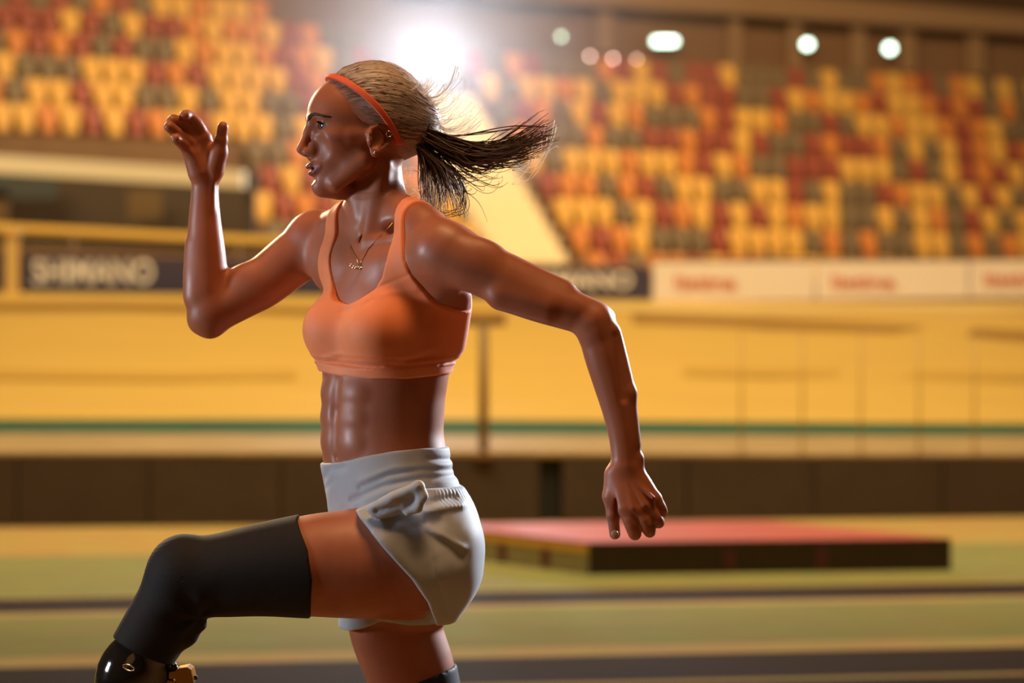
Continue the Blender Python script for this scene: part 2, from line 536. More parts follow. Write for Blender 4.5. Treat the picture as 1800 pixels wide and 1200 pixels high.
# ---------------------------------------------------------------- grandstand
SEATC = {'y': ('yellow', mat('seat_yellow', (0.86, 0.50, 0.10), 0.42, 0.06)),
         'o': ('orange', mat('seat_orange', (0.72, 0.27, 0.06), 0.42, 0.06)),
         'r': ('dark red', mat('seat_red', (0.36, 0.085, 0.05), 0.42, 0.06)),
         'b': ('olive brown', mat('seat_brown', (0.22, 0.16, 0.085), 0.45, 0.06))}
M_conc = mat('stand_concrete', (0.21, 0.125, 0.06), 0.8, 0.2, 2)
M_stair = mat('stair_pale', (0.92, 0.80, 0.50), 0.7, 0.1, 3)
PITCH, RISE, RUN = 0.455, 0.585, 0.76
def seat_meshes(m):
    # curved backrest shell
    back = MB()
    n = 6
    def shell(w, z0, z1, y0, curve, th, lean, taper=1.0):
        mb = MB(); 
        for side in (0, 1):
            for j in range(4):
                t = j / 3
                z = z0 + (z1 - z0) * t
                ww = w * (taper + (1 - taper) * t)
                for i in range(n + 1):
                    u = i / n * 2 - 1
                    rnd = 1 - 0.10 * (abs(u) ** 3) * (1 if j in (0, 3) else 0)
                    mb.v.append(Vector((u * ww / 2, y0 + lean * t - curve * (u * u) + side * th, z0 + (z - z0) * rnd if j == 3 else z)))
        s = 4 * (n + 1)
        for side in (0, 1):
            for j in range(3):
                for i in range(n):
                    q = [side * s + j * (n + 1) + i, side * s + j * (n + 1) + i + 1, side * s + (j + 1) * (n + 1) + i + 1, side * s + (j + 1) * (n + 1) + i]
                    mb.f.append(tuple(q if side == 0 else q[::-1]))
        for j in (0, 3):
            for i in range(n):
                q = [j * (n + 1) + i, s + j * (n + 1) + i, s + j * (n + 1) + i + 1, j * (n + 1) + i + 1]
                mb.f.append(tuple(q if j == 0 else q[::-1]))
        for i in (0, n):
            for j in range(3):
                q = [j * (n + 1) + i, (j + 1) * (n + 1) + i, s + (j + 1) * (n + 1) + i, s + j * (n + 1) + i]
                mb.f.append(tuple(q if i == 0 else q[::-1]))
        return mb
    back = shell(0.405, 0.31, 0.64, 0.0, 0.05, 0.03, 0.08).data('backrest', m, True)
    pan = shell(0.33, 0.06, 0.34, -0.10, 0.03, 0.035, 0.05, 0.82).data('seat_pan', m, True)
    return back, pan
SM = {k: seat_meshes(v[1]) for k, v in SEATC.items()}
rng = random.Random(11)
SEATS = []
ORD = ['first', 'second', 'third', 'fourth', 'fifth', 'sixth', 'seventh', 'eighth', 'ninth', 'tenth', 'eleventh', 'twelfth', 'thirteenth', 'fourteenth',
       'fifteenth', 'sixteenth', 'seventeenth', 'eighteenth', 'nineteenth', 'twentieth', 'twenty-first', 'twenty-second', 'twenty-third', 'twenty-fourth', 'twenty-fifth', 'twenty-sixth', 'twenty-seventh', 'twenty-eighth', 'twenty-ninth', 'thirtieth',
       'thirty-first', 'thirty-second', 'thirty-third', 'thirty-fourth', 'thirty-fifth', 'thirty-sixth', 'thirty-seventh', 'thirty-eighth']

def proj(p):
    r = (p[1] + D) / D
    return 900 + p[0] * 1000 / r, 600 - (p[2] - H) * 1000 / r

def stand(side, px0, py0, ratio, theta, sign, rows, ncol, skip, pattern=None):
    O = WZ(px0, py0, ratio)
    u = np.array([math.cos(theta), math.sin(theta), 0]) * sign
    v = np.array([-math.sin(theta), math.cos(theta), 0])
    up = np.array([0, 0, 1.0])
    count = 0
    for r in range(rows):
        base = O + v * RUN * r + up * RISE * r
        # the concrete step under this row
        m = MB()
        a, b = base - u * 0.25, base + u * (ncol * PITCH)
        f0, f1 = -0.38, RUN - 0.38
        if sign < 0: a, b = b, a
        P = [a + v * f0, b + v * f0, b + v * f1, a + v * f1]
        m.v = [Vector(p - up * (RISE + .1)) for p in P] + [Vector(p) for p in P]
        m.f = [(3, 2, 1, 0), (4, 5, 6, 7), (0, 1, 5, 4), (1, 2, 6, 5), (2, 3, 7, 6), (3, 0, 4, 7)]
        if not skip(None, r, None):
            o = m.build('floor_tier', M_conc); tag(o, kind='structure')
        for c in range(ncol):
            p = base + u * (c + 0.5) * PITCH
            x, y = proj(p + up * 0.35)
            if skip(x, r, y) or x < -420 or x > 2050 or y < -70:
                continue
            k = rng.choices('yorb', (0.34, 0.19, 0.22, 0.25))[0]
            if pattern: k = pattern(x, y, k)
            SEATS.append((p, theta, k, '%s plastic seat %s of the stairs, %s tier up, %s from the stairs' % (SEATC[k][0], side, ORD[r], ORD[c]), x, y))
            count += 1
    return O, u, v, count

TH_R, TH_L = math.radians(24), math.radians(27)
def skip_r(x, r, y): return False
OR, uR, vR, nR = stand('right', 1030, 500, 11.3, TH_R, 1, 9, 38, skip_r)
def skip_l(x, r, y):
    if x is None: return False
    if x > 430 and y < 10 + (x - 430) * 0.30: return True
    return r < 5 and x < 450 - (r - 2) * 12
OL, uL, vL, nL = stand('left', 868, 500, 11.3, TH_L, -1, 11, 36, skip_l)
print('seats', nR, nL)
SEATS.sort(key=lambda q: q[0][1] + (6 if not (-15 < q[4] < 1815 and q[5] > -10) else 0))
for p, theta, k, lab, _, _ in SEATS[:300]:
    e = empty('stadium_seat', tuple(p), theta)
    link_mesh('backrest', SM[k][0], e)
    link_mesh('seat_pan', SM[k][1], e)
    tag(e, lab, 'seat', 'stadium seats in the grandstand')
rest = SEATS[300:]
if rest:        # the remaining, farthest seats: one object
    keys = list(SEATC)
    vs, fs, mi = [], [], []
    for p, theta, k, _, _, _ in rest:
        Rz = Matrix.Rotation(theta, 3, 'Z')
        for me in SM[k]:
            n0 = len(vs)
            vs += [tuple(Rz @ v.co + Vector(p)) for v in me.vertices]
            fs += [tuple(n0 + i for i in q.vertices) for q in me.polygons]
            mi += [keys.index(k)] * len(me.polygons)
    me = bpy.data.meshes.new('stadium_seats_beyond')
    me.from_pydata(vs, [], fs)
    for k in keys: me.materials.append(SEATC[k][1])
    me.polygons.foreach_set('material_index', mi)
    me.polygons.foreach_set('use_smooth', [True] * len(fs))
    o = bpy.data.objects.new('stadium_seats_beyond', me); COL.objects.link(o)
    tag(o, 'farthest plastic seats in the upper tiers of the grandstand', 'seats', kind='stuff')

# pale stairs between the two blocks
st = empty('stairs', tuple((OR + OL) / 2)); tag(st, 'pale yellow stairs climbing between the two seat blocks behind the hair', 'stairs')
sl = Vector(st.location)
nst = 15
for i in range(nst):
    t = i / 2.0
    a = OL + vL * RUN * t + np.array([0, 0, RISE * t]) + uL * (-0.26)
    b = OR + vR * RUN * t + np.array([0, 0, RISE * t]) - uR * 0.26
    v = (vL + vR) / 2
    m = MB()
    P = [a - v * .38, b - v * .38, b + v * .02, a + v * .02]
    m.v = [Vector(p) - sl - Vector((0, 0, .4)) for p in P] + [Vector(p) - sl + Vector((0, 0, .1)) for p in P]
    m.f = [(3, 2, 1, 0), (4, 5, 6, 7), (0, 1, 5, 4), (1, 2, 6, 5), (2, 3, 7, 6), (3, 0, 4, 7)]
    m.build('step', M_stair, st)

# entrance under the left block
M_beam = mat('fascia_cream', (0.93, 0.80, 0.50), 0.6, 0.06)
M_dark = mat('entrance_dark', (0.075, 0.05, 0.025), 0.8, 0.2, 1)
M_blue = mat('entrance_bluegrey', (0.07, 0.075, 0.06), 0.7, 0.1)
M_dim = mat('entrance_panel', (0.17, 0.10, 0.03), 0.7, 0.1)
def quad_box(pts, depth, name, material, parent=None, origin=None):
    o0 = Vector(origin) if origin is not None else Vector((0, 0, 0))
    q = [Vector(p) - o0 for p in pts]
    th = Vector((0, depth, 0))
    m = MB(); m.v = q + [p + th for p in q]
    m.f = [(0, 1, 2, 3), (5, 4, 7, 6), (1, 5, 6, 2), (4, 0, 3, 7), (3, 2, 6, 7), (4, 5, 1, 0)]
    return m.build(name, material, parent)
fo = WZ(200, 300, 8.7)
fb = empty('entrance', tuple(fo)); tag(fb, 'dark entrance with a long cream lintel beam under the left seats', 'entrance')
quad_box([WZ(-900, 250, 8.2), WZ(428, 330, 8.9), WZ(428, 300, 8.9), WZ(-900, 216, 8.2)], 0.3, 'lintel', M_beam, fb, fo)
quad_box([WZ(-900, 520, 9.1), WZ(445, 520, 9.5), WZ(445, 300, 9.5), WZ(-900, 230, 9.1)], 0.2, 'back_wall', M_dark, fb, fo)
quad_box([WZ(-60, 350, 9.2), WZ(100, 350, 9.2), WZ(100, 300, 9.2), WZ(-60, 300, 9.2)], 0.06, 'door_panel', M_blue, fb, fo)
quad_box([WZ(225, 385, 9.3), WZ(285, 385, 9.3), WZ(285, 335, 9.3), WZ(225, 335, 9.3)], 0.06, 'door_panel', M_dim, fb, fo)
quad_box([WZ(-60, 400, 9.2), WZ(15, 400, 9.2), WZ(15, 335, 9.2), WZ(-60, 335, 9.2)], 0.06, 'door_panel', M_dim, fb, fo)
quad_box([WZ(432, 520, 9.0), WZ(447, 520, 9.0), WZ(447, 300, 9.0), WZ(432, 300, 9.0)], 0.3, 'jamb', M_dark, fb, fo)

# back wall, columns, beam and roof behind the stands
M_back = mat('hall_wall_brown', (0.30, 0.17, 0.085), 0.8, 0.2, 0.3)
M_col = mat('hall_column', (0.42, 0.26, 0.13), 0.7, 0.1)
M_roof = mat('hall_roof', (0.10, 0.055, 0.022), 0.8, 0.2, 0.3)
def line3(x0, y0, r0, x1, y1, r1): return WZ(x0, y0, r0), WZ(x1, y1, r1)
w0, w1 = WZ(-1200, 300, 12.6), WZ(3000, 300, 17.5)
for nm, z0, z1, dy, m_ in (('wall_back', 0, 13, 0, M_back),):
    a, b = Vector(w0), Vector(w1)
    q = [Vector((a.x, a.y, z0)), Vector((b.x, b.y, z0)), Vector((b.x, b.y, z1)), Vector((a.x, a.y, z1))]
    o = quad_box(q, 0.3, nm, m_); tag(o, kind='structure')
    q = [Vector((a.x, a.y + .4, z1)), Vector((b.x, b.y + .4, z1)), Vector((b.x + 2, b.y - 26, z1 - 1.2)), Vector((a.x + 2, a.y - 18, z1 - 1.2))]
    # roof
def wall_pt(px, py):
    # intersect the pixel ray with the back wall's plane
    a, b = np.array(w0), np.array(w1)
    n = np.array([-(b[1] - a[1]), b[0] - a[0], 0])
    d = np.array([(px - 900) / 1000 / D, 1, (600 - py) / 1000 / D])
    c = np.array([0, -D, H])
    t = np.dot(a - c, n) / np.dot(d, n)
    return c + d * t
for i, (x, wd, y0, y1) in enumerate(((1063, 26, 96, -30), (1290, 22, 120, -10), (1395, 22, 125, 10), (1505, 24, 128, 20), (1592, 26, 130, 25), (1710, 30, 135, 35))):
    a, b = wall_pt(x - wd / 2, y0), wall_pt(x + wd / 2, y0)
    c, d = wall_pt(x + wd / 2, y1), wall_pt(x - wd / 2, y1)
    o = quad_box([p - np.array([0, .45, 0]) for p in (a, b, c, d)], 0.4, 'trim_%d' % (6 + i), M_col); tag(o, kind='structure')
a, b, c, d = wall_pt(700, -4), wall_pt(1950, 78), wall_pt(1950, 46), wall_pt(700, -60)
o = quad_box([p - np.array([0, 1.0, 0]) for p in (a, b, c, d)], 0.5, 'trim_12', M_col); tag(o, kind='structure')
a, b, c, d = wall_pt(700, -62), wall_pt(1950, 44), wall_pt(1950, -700), wall_pt(700, -700)
o = quad_box([p - np.array([0, 0.8, 0]) for p in (a, b, c, d)], 0.3, 'ceiling', M_roof); tag(o, kind='structure')

# ---------------------------------------------------------------- lamps in the hall
M_lampw = emat('lamp_glow_green_white', (0.72, 1.0, 0.78), 9.0)
M_lampp = emat('lamp_glow_dim', (0.70, 0.92, 0.62), 8)
M_lampr = emat('lamp_glow_pink', (1.0, 0.62, 0.50), 14)
M_housing = mat('lamp_housing', (0.06, 0.05, 0.04), 0.5)
def hall_lamp(px, py, w, h, m, label, ratio=None):
    p = wall_pt(px, py) - np.array([0, 0.9, 0]) if ratio is None else WZ(px, py, ratio)
    e = empty('wall_lamp', tuple(p))
    MB().box((0, 0, 0), (w, 0.06, h), bevel=min(w, h) * 0.3).build('diffuser', m, e)
    MB().box((0, 0.1, 0), (w * 1.1, 0.14, h * 1.15)).build('housing', M_housing, e)
    MB().tube([(0, 0.12, 0), (0, 0.8, 0.0)], 0.03, 6).build('bracket', M_housing, e)
    tag(e, label, 'lamp', 'small lamps behind the top tier')
    return e
hall_lamp(985, 72, 0.10, 0.10, M_lampp, 'small dim greenish lamp above the seats, leftmost of the row')
hall_lamp(1165, 80, 0.62, 0.16, M_lampw, 'long bright white lamp above the top seats')
hall_lamp(1412, 85, 0.22, 0.18, M_lampw, 'round greenish white lamp above the top seats, left of the last pair')
hall_lamp(1555, 92, 0.22, 0.20, M_lampw, 'round greenish white lamp above the top seats, rightmost')
for x, y, l in ((1035, 106, 'left'), (1075, 110, 'middle'), (1116, 112, 'right')):
    hall_lamp(x, y, 0.07, 0.07, M_lampr, 'tiny dim pinkish lamp, %s one of three in a row' % l)

# the big floodlight shining at the camera over her head, on a mast, in hazy air
FLR = 9.6
fp = WZ(755, 103, FLR)
sf = empty('floodlight', tuple(fp))
M_flood = emat('floodlight_glow', (0.92, 0.96, 1.0), 60.0)
dirv = (Vector((-0.2, 0, 1.3)) - Vector(fp)).normalized()
Rf = dirv.to_track_quat('Z', 'Y').to_matrix()
lens_ = MB()
ring = [Rf @ Vector((0.13 * math.cos(a), 0.13 * math.sin(a), 0)) for a in [2 * math.pi * k / 24 for k in range(24)]]
lens_.v = ring + [Vector((0, 0, 0)) + dirv * 0.03]
lens_.f = [(k, (k + 1) % 24, 24) for k in range(24)]
lens_.build('lens', M_flood, sf)
hs = MB()
hs.tube([-dirv * 0.35, -dirv * 0.05, dirv * 0.02], [0.09, 0.15, 0.16], 20, caps=False)
hs.tube([-dirv * 0.36, -dirv * 0.34], [0.06, 0.095], 20)
hs.build('housing', M_housing, sf, True)
MB().tube([(0, 0, -fp[2]), (0, 0, -fp[2] + 0.04), (0, 0, -fp[2] + 0.05), (0, 0, -0.3)], [0.4, 0.4, 0.05, 0.05], 10).build('mast', M_housing, sf, True)
yk = MB(); yk.tube([(-0.36, 0, 0), (-0.36, 0, -0.36), (0.36, 0, -0.36), (0.36, 0, 0)], 0.025, 6); yk.build('yoke', M_housing, sf)
tag(sf, 'glaring round white floodlight above and behind the runner', 'floodlight')
fl_l = bpy.data.lights.new('floodlight_beam', 'SPOT')
fl_l.energy = 5200; fl_l.color = (0.90, 0.94, 1.0); fl_l.spot_size = math.radians(120); fl_l.spot_blend = 0.6; fl_l.shadow_soft_size = 1.0
flo = bpy.data.objects.new('floodlight_beam', fl_l); COL.objects.link(flo)
flo.location = Vector(fp) + dirv * 0.12
flo.rotation_euler = dirv.to_track_quat('-Z', 'Y').to_euler()

# haze hanging round the floodlight
HAZE = True
if HAZE:
    M_haze = bpy.data.materials.new('haze'); M_haze.use_nodes = True
    n_ = M_haze.node_tree; n_.nodes.clear()
    vs = n_.nodes.new('ShaderNodeVolumeScatter'); vs.inputs['Density'].default_value = 0.016; vs.inputs['Anisotropy'].default_value = 0.35
    vs.inputs['Color'].default_value = (0.95, 0.95, 1.0, 1)
    oo = n_.nodes.new('ShaderNodeOutputMaterial'); n_.links.new(vs.outputs[0], oo.inputs['Volume'])
    hz = MB().sphere((0, 0, 0), (5.4, 4.2, 3.4), 32, 20).build('haze_cloud', M_haze)
    hz.location = Vector(fp) + Vector((0.0, 0, 0.5))
    tag(hz, 'thin pale haze glowing round the floodlight', 'haze', kind='stuff')

# ================================================================== THE RUNNER
# ---- a small signed-distance modeller -------------------------------------------------
class Grid:
    def __init__(self, lo, hi, h):
        self.lo = np.array(lo, float); self.h = h
        n = np.ceil((np.array(hi) - self.lo) / h).astype(int) + 1
        self.ax = [(self.lo[i] + h * np.arange(n[i])).astype(np.float32) for i in range(3)]
        self.F = np.full(tuple(n), 1.0, np.float32)

    def sl(self, lo, hi):
        s = []
        for i in range(3):
            a = int(np.searchsorted(self.ax[i], lo[i])); b = int(np.searchsorted(self.ax[i], hi[i]))
            if b <= a: return None
            s.append(slice(a, b))
        return tuple(s)

    def xyz(self, s=None):
        if s is None: s = (slice(None),) * 3
        return self.ax[0][s[0]][:, None, None], self.ax[1][s[1]][None, :, None], self.ax[2][s[2]][None, None, :]

    def apply(self, prims, margin=0.026):
        for fn, lo, hi, k, op in prims:
            m = margin + k
            s = self.sl(np.array(lo) - m, np.array(hi) + m)
            if s is None: continue
            d = fn(*self.xyz(s))
            A = self.F[s]
            if op > 0:
                h = np.maximum(k - np.abs(A - d), 0)
                A = np.minimum(A, d) - (h * h) * (0.25 / max(k, 1e-6))
            else:
                d = -d
                h = np.maximum(k - np.abs(A - d), 0)
                A = np.maximum(A, d) + (h * h) * (0.25 / max(k, 1e-6))
            self.F[s] = A
        return self


def rc(a, b, ra, rb, k=0.01, op=1):
    """round cone; radii in mm, points in metres, blend k in mm"""
    a = np.array(a, float); b = np.array(b, float); ra /= 1000.0; rb /= 1000.0
    ab = b - a; L = math.sqrt(float(ab @ ab)) + 1e-9
    bb = (ra - rb) / L
    if abs(bb) >= 0.98:          # one end sphere swallows the other
        if ra >= rb: b = a + ab * 1e-3; rb = ra
        else: a = b - ab * 1e-3; ra = rb
        ab = b - a; L = math.sqrt(float(ab @ ab)) + 1e-9; bb = 0.0
    aa = math.sqrt(1 - bb * bb); n = ab / L
    f32 = np.float32
    def fn(x, y, z):
        x = x - f32(a[0]); y = y - f32(a[1]); z = z - f32(a[2])
        h = x * f32(n[0]) + y * f32(n[1]) + z * f32(n[2])
        r2 = x * x + y * y + z * z
        q = np.sqrt(np.maximum(r2 - h * h, 0))
        k = h * f32(aa) - q * f32(bb)
        return np.where(k < 0, np.sqrt(r2) - f32(ra), np.where(k > f32(aa * L), np.sqrt(np.maximum(r2 - 2 * h * f32(L) + f32(L * L), 0)) - f32(rb), q * f32(aa) + h * f32(bb) - f32(ra)))
    r = max(ra, rb)
    return (fn, np.minimum(a, b) - r, np.maximum(a, b) + r, k / 1000.0 if k > 0.5 else k, op)


def ell(c, r, k=10, R=None, op=1):
    c = np.array(c, float); r = np.array(r, float) / 1000.0
    R = np.eye(3) if R is None else np.array(R, float)
    def fn(x, y, z):
        x = x - np.float32(c[0]); y = y - np.float32(c[1]); z = z - np.float32(c[2])
        q = [x * np.float32(R[0, i]) + y * np.float32(R[1, i]) + z * np.float32(R[2, i]) for i in range(3)]
        k0 = np.sqrt(sum((q[i] / np.float32(r[i])) ** 2 for i in range(3)))
        k1 = np.sqrt(sum((q[i] / np.float32(r[i] ** 2)) ** 2 for i in range(3))) + 1e-6
        return k0 * (k0 - 1) / k1
    e = np.sqrt(((R * r[None, :]) ** 2).sum(1))
    return (fn, c - e, c + e, k / 1000.0, op)


def chain(pts, k=10, k0=None, sub=5):
    """smooth tapering limb through (world point, radius mm): ONE primitive, blended once"""
    P = np.array([np.append(np.array(p, float), r / 1000.0) for p, r in pts])
    E = np.concatenate([[2 * P[0] - P[1]], P, [2 * P[-1] - P[-2]]])
    S = []
    for i in range(1, len(E) - 2):
        for j in range(sub):
            t = j / sub
            a, b, c, d = E[i - 1], E[i], E[i + 1], E[i + 2]
            S.append(0.5 * (2 * b + (c - a) * t + (2 * a - 5 * b + 4 * c - d) * t * t + (3 * b - a - 3 * c + d) * t ** 3))
    S.append(P[-1])
    S = np.array(S)
    kk = (k0 or k) / 1000.0
    segs = [rc(S[i, :3], S[i + 1, :3], S[i, 3] * 1000, S[i + 1, 3] * 1000) for i in range(len(S) - 1)]
    def fn(x, y, z):
        out = np.full((x.size, y.size, z.size), 1.0, np.float32)
        ax = [x.ravel(), y.ravel(), z.ravel()]
        m = 0.03 + kk
        for f, lo, hi, _, _ in segs:
            s = tuple(slice(int(np.searchsorted(ax[i], lo[i] - m)), int(np.searchsorted(ax[i], hi[i] + m))) for i in range(3))
            if any(q.stop <= q.start for q in s): continue
            d = f(ax[0][s[0]][:, None, None], ax[1][s[1]][None, :, None], ax[2][s[2]][None, None, :])
            out[s] = np.minimum(out[s], d)
        return out
    lo = np.min([q[1] for q in segs], 0); hi = np.max([q[2] for q in segs], 0)
    return [(fn, lo, hi, kk, 1)]


def mesh_field(F, g, iters=1):
    """surface nets"""
    ins = F < 0
    nx, ny, nz = F.shape
    c = np.zeros((nx - 1, ny - 1, nz - 1), np.uint8)
    for dx in (0, 1):
        for dy in (0, 1):
            for dz in (0, 1):
                c += ins[dx:nx - 1 + dx, dy:ny - 1 + dy, dz:nz - 1 + dz]
    act = (c > 0) & (c < 8)
    I, J, K = np.nonzero(act)
    idx = np.full(act.shape, -1, np.int32)
    idx[I, J, K] = np.arange(len(I), dtype=np.int32)
    val = np.stack([F[I + a, J + b, K + c_] for a in (0, 1) for b in (0, 1) for c_ in (0, 1)], 1)
    acc = np.zeros((len(I), 3)); cnt = np.zeros(len(I))
    corner = [(a, b, c_) for a in (0, 1) for b in (0, 1) for c_ in (0, 1)]
    for e0 in range(8):
        for ax in range(3):
            if corner[e0][ax] == 1: continue
            c2 = list(corner[e0]); c2[ax] = 1
            e1 = corner.index(tuple(c2))
            v0, v1 = val[:, e0], val[:, e1]
            cr_ = (v0 < 0) != (v1 < 0)
            t = np.where(cr_, v0 / np.where(cr_, v0 - v1, 1), 0)
            p = np.zeros((len(I), 3)); p[:] = corner[e0]; p[:, ax] = t
            acc += p * cr_[:, None]; cnt += cr_
    P = np.stack([I, J, K], 1) + acc / cnt[:, None]
    V = g.lo[None, :] + P * g.h
    quads = []
    for ax in range(3):
        sa = [slice(None)] * 3; sb = [slice(None)] * 3
        sa[ax] = slice(0, -1); sb[ax] = slice(1, None)
        ch = ins[tuple(sa)] != ins[tuple(sb)]
        o1, o2 = (ax + 1) % 3, (ax + 2) % 3
        E = list(np.nonzero(ch))
        ok = (E[o1] > 0) & (E[o2] > 0) & (E[o1] < idx.shape[o1]) & (E[o2] < idx.shape[o2])
        E = [e[ok] for e in E]
        flip = ins[tuple(sa)][tuple(E)]
        def at(d1, d2):
            q = [e.copy() for e in E]; q[o1] = q[o1] + d1; q[o2] = q[o2] + d2
            return idx[q[0], q[1], q[2]]
        a, b, c_, d = at(-1, -1), at(0, -1), at(0, 0), at(-1, 0)
        Q = np.where(flip[:, None], np.stack([a, b, c_, d], 1), np.stack([a, d, c_, b], 1))
        quads.append(Q)
    Q = np.concatenate(quads)
    Q = Q[(Q >= 0).all(1)]
    for _ in range(iters):
        S = np.zeros_like(V); n = np.zeros(len(V))
        for i in range(4):
            for j in ((i + 1) % 4, (i + 3) % 4):
                for d in range(3):
                    S[:, d] += np.bincount(Q[:, i], V[Q[:, j], d], len(V))
                n += np.bincount(Q[:, i], minlength=len(V))
        nn = np.maximum(n, 1)[:, None]
        V = np.where(n[:, None] > 5.5, V * 0.5 + S / nn * 0.5, V)
    return V, Q


def compact(V, Q):
    used = np.zeros(len(V), bool); used[Q.ravel()] = True
    m = np.cumsum(used) - 1
    return V[used], m[Q]


# ---- torso: stacked elliptical sections ------------------------------------------------
#        py   cx   depth  a    b    turn
SEC = [(372, 668, 14, 50, 40, 40), (395, 672, 14, 90, 52, 42), (420, 679, 13, 122, 66, 44), (460, 686, 10, 132, 88, 45), (520, 691, 5, 132, 101, 45), (580, 688, 0, 130, 104, 44),
       (640, 679, 0, 126, 104, 41), (700, 674, 0, 122, 101, 37), (760, 672, 0, 124, 99, 35), (810, 677, 0, 134, 101, 33), (870, 693, 0, 148, 106, 28), (930, 704, 0, 150, 112, 22),
       (1000, 708, 0, 128, 104, 18), (1050, 706, 0, 84, 80, 16), (1085, 706, 0, 40, 40, 16)]
SA = np.array(SEC, float)
SZ = np.array([W(900, s[0])[2] for s in SEC])[::-1]
def sec_at(z):
    f = lambda col: np.interp(z, SZ, SA[::-1, col])
    return (f(1) - 900) / 1000, f(2) / 1000, f(3) / 1000, f(4) / 1000, np.radians(f(5))
def smooth_sec(z):
    """sections interpolated with a little smoothing"""
    zz = np.linspace(SZ[0] - .05, SZ[-1] + .05, 400)
    out = []
    for a in sec_at(zz):
        ker = np.hanning(21); ker /= ker.sum()
        b = np.convolve(np.pad(a, 10, mode='edge'), ker, 'valid')
        out.append(np.interp(z, zz, b))
    return out
def torso_fn(grow=0.0):
    def fn(x, y, z):
        cx, cy, a, b, ph = [v.astype(np.float32)[None, None, :] for v in smooth_sec(z.ravel())]
        a = a + grow; b = b + grow
        dx, dy = x - cx, y - cy
        c, s = np.cos(ph), np.sin(ph)
        v = -(dx * c + dy * s)           # towards the chest
        u = -dx * s + dy * c             # towards her right (away from the camera)
        k0 = np.sqrt((u / a) ** 2 + (v / b) ** 2)
        k1 = np.sqrt((u / a ** 2) ** 2 + (v / b ** 2) ** 2) + 1e-5
        d = k0 * (k0 - 1) / k1
        d = np.maximum(d, -0.12)
        zt, zb = np.float32(SZ[-1]), np.float32(SZ[0])
        return np.maximum(d, np.maximum(z - zt, zb - z))
    return fn
def uv_chest(x, y, z):
    cx, cy, a, b, ph = [v.astype(np.float32)[None, None, :] for v in smooth_sec(z.ravel())]
    dx, dy = x - cx, y - cy
    c, s = np.cos(ph), np.sin(ph)
    return -dx * s + dy * c, -(dx * c + dy * s)
def chest(u, v, py):
    """chest coordinates (mm lateral to her right, mm forward from the section centre) -> world"""
    z = W(900, py)[2]
    cx, cy, a, b, ph = [float(q) for q in smooth_sec(np.array([z]))]
    return np.array([cx - math.sin(ph) * u / 1000 - math.cos(ph) * v / 1000, cy + math.cos(ph) * u / 1000 - math.sin(ph) * v / 1000, z])
def chest_front(u, py, out=0.0):
    z = W(900, py)[2]
    cx, cy, a, b, ph = [float(q) for q in smooth_sec(np.array([z]))]
    return chest(u, (b * math.sqrt(max(0.02, 1 - (u / 1000 / a) ** 2))) * 1000 + out, py)
def chest_R(py, tilt=0.0):
    ph = float(smooth_sec(np.array([W(900, py)[2]]))[4]) + tilt
    return np.array([[-math.sin(ph), -math.cos(ph), 0], [math.cos(ph), -math.sin(ph), 0], [0, 0, 1.0]])   # columns: u, v, z

tlo = np.array([-0.42, -0.22, SZ[0]]); thi = np.array([0.0, 0.22, SZ[-1]])
torso = [(torso_fn(), tlo, thi, 0.01, 1)]
def breasts(k):
    return [ell(chest(-62, 78, 585), (56, 54, 56), k), ell(chest(58, 78, 580), (54, 54, 56), k)]
SH_N = W(770, 432, -132); SH_F = W(562, 418, 150)
shoulders = [
    rc(W(666, 352, 10), W(742, 402, -82), 36, 36, 34), rc(W(656, 352, 14), W(604, 402, 92), 34, 34, 32),      # trapezius
    rc(W(742, 402, -82), W(782, 438, -134), 36, 46, 26), rc(W(604, 402, 92), W(560, 418, 148), 36, 44, 26),
    ell(W(776, 470, -98), (42, 44, 62), 26),                                                                    # front of near shoulder and chest muscle
    ell(W(588, 462, 104), (44, 44, 58), 26),
    rc(chest(-60, 40, 470), W(768, 452, -118), 44, 40, 26),
    rc(chest(60, 40, 470), W(580, 448, 128), 44, 40, 26),
    rc(W(800, 520, -62), W(792, 600, -40), 28, 22, 28),                                                          # latissimus
]
abs_ = []
for py, r in ((690, 24), (733, 24), (775, 24)):
    for s in (-1, 1):
        abs_.append(ell(chest_front(s * 30, py, -19), (33, 19.5, r), 18, chest_R(py)))
abs_ += [rc(chest_front(0, 668, 5), chest_front(0, 722, 4.5), 5, 5, 16, -1), rc(chest_front(0, 722, 4.5), chest_front(0, 796, 5), 5, 5, 16, -1),
         ell(chest_front(0, 803, 1), (5, 8, 7), 6, chest_R(803), -1)]                                           # navel
# ---- neck, collar bones -----------------------------------------------------------------
neck = [rc(W(662, 285, 8), W(666, 385, 12), 43, 48, 22),
        rc(W(676, 290, -33), W(645, 424, -44), 9, 8, 20), rc(W(640, 300, 44), W(634, 424, -16), 9, 8, 12),     # sternomastoids
        rc(W(646, 425, -50), W(700, 416, -92), 7, 7, 10), rc(W(700, 416, -92), W(752, 398, -108), 7, 8, 10),   # clavicles
        rc(W(630, 424, -12), W(600, 408, 60), 7, 7, 10), rc(W(600, 408, 60), W(572, 396, 118), 7, 8, 10),
        ell(W(642, 424, -36), (8, 8, 11), 12, None, -1),
        ell(W(690, 402, -72), (24, 14, 9), 16, None, -1),
        rc(W(628, 340, -8), W(634, 380, -18), 12, 9, 14)]                                                       # windpipe

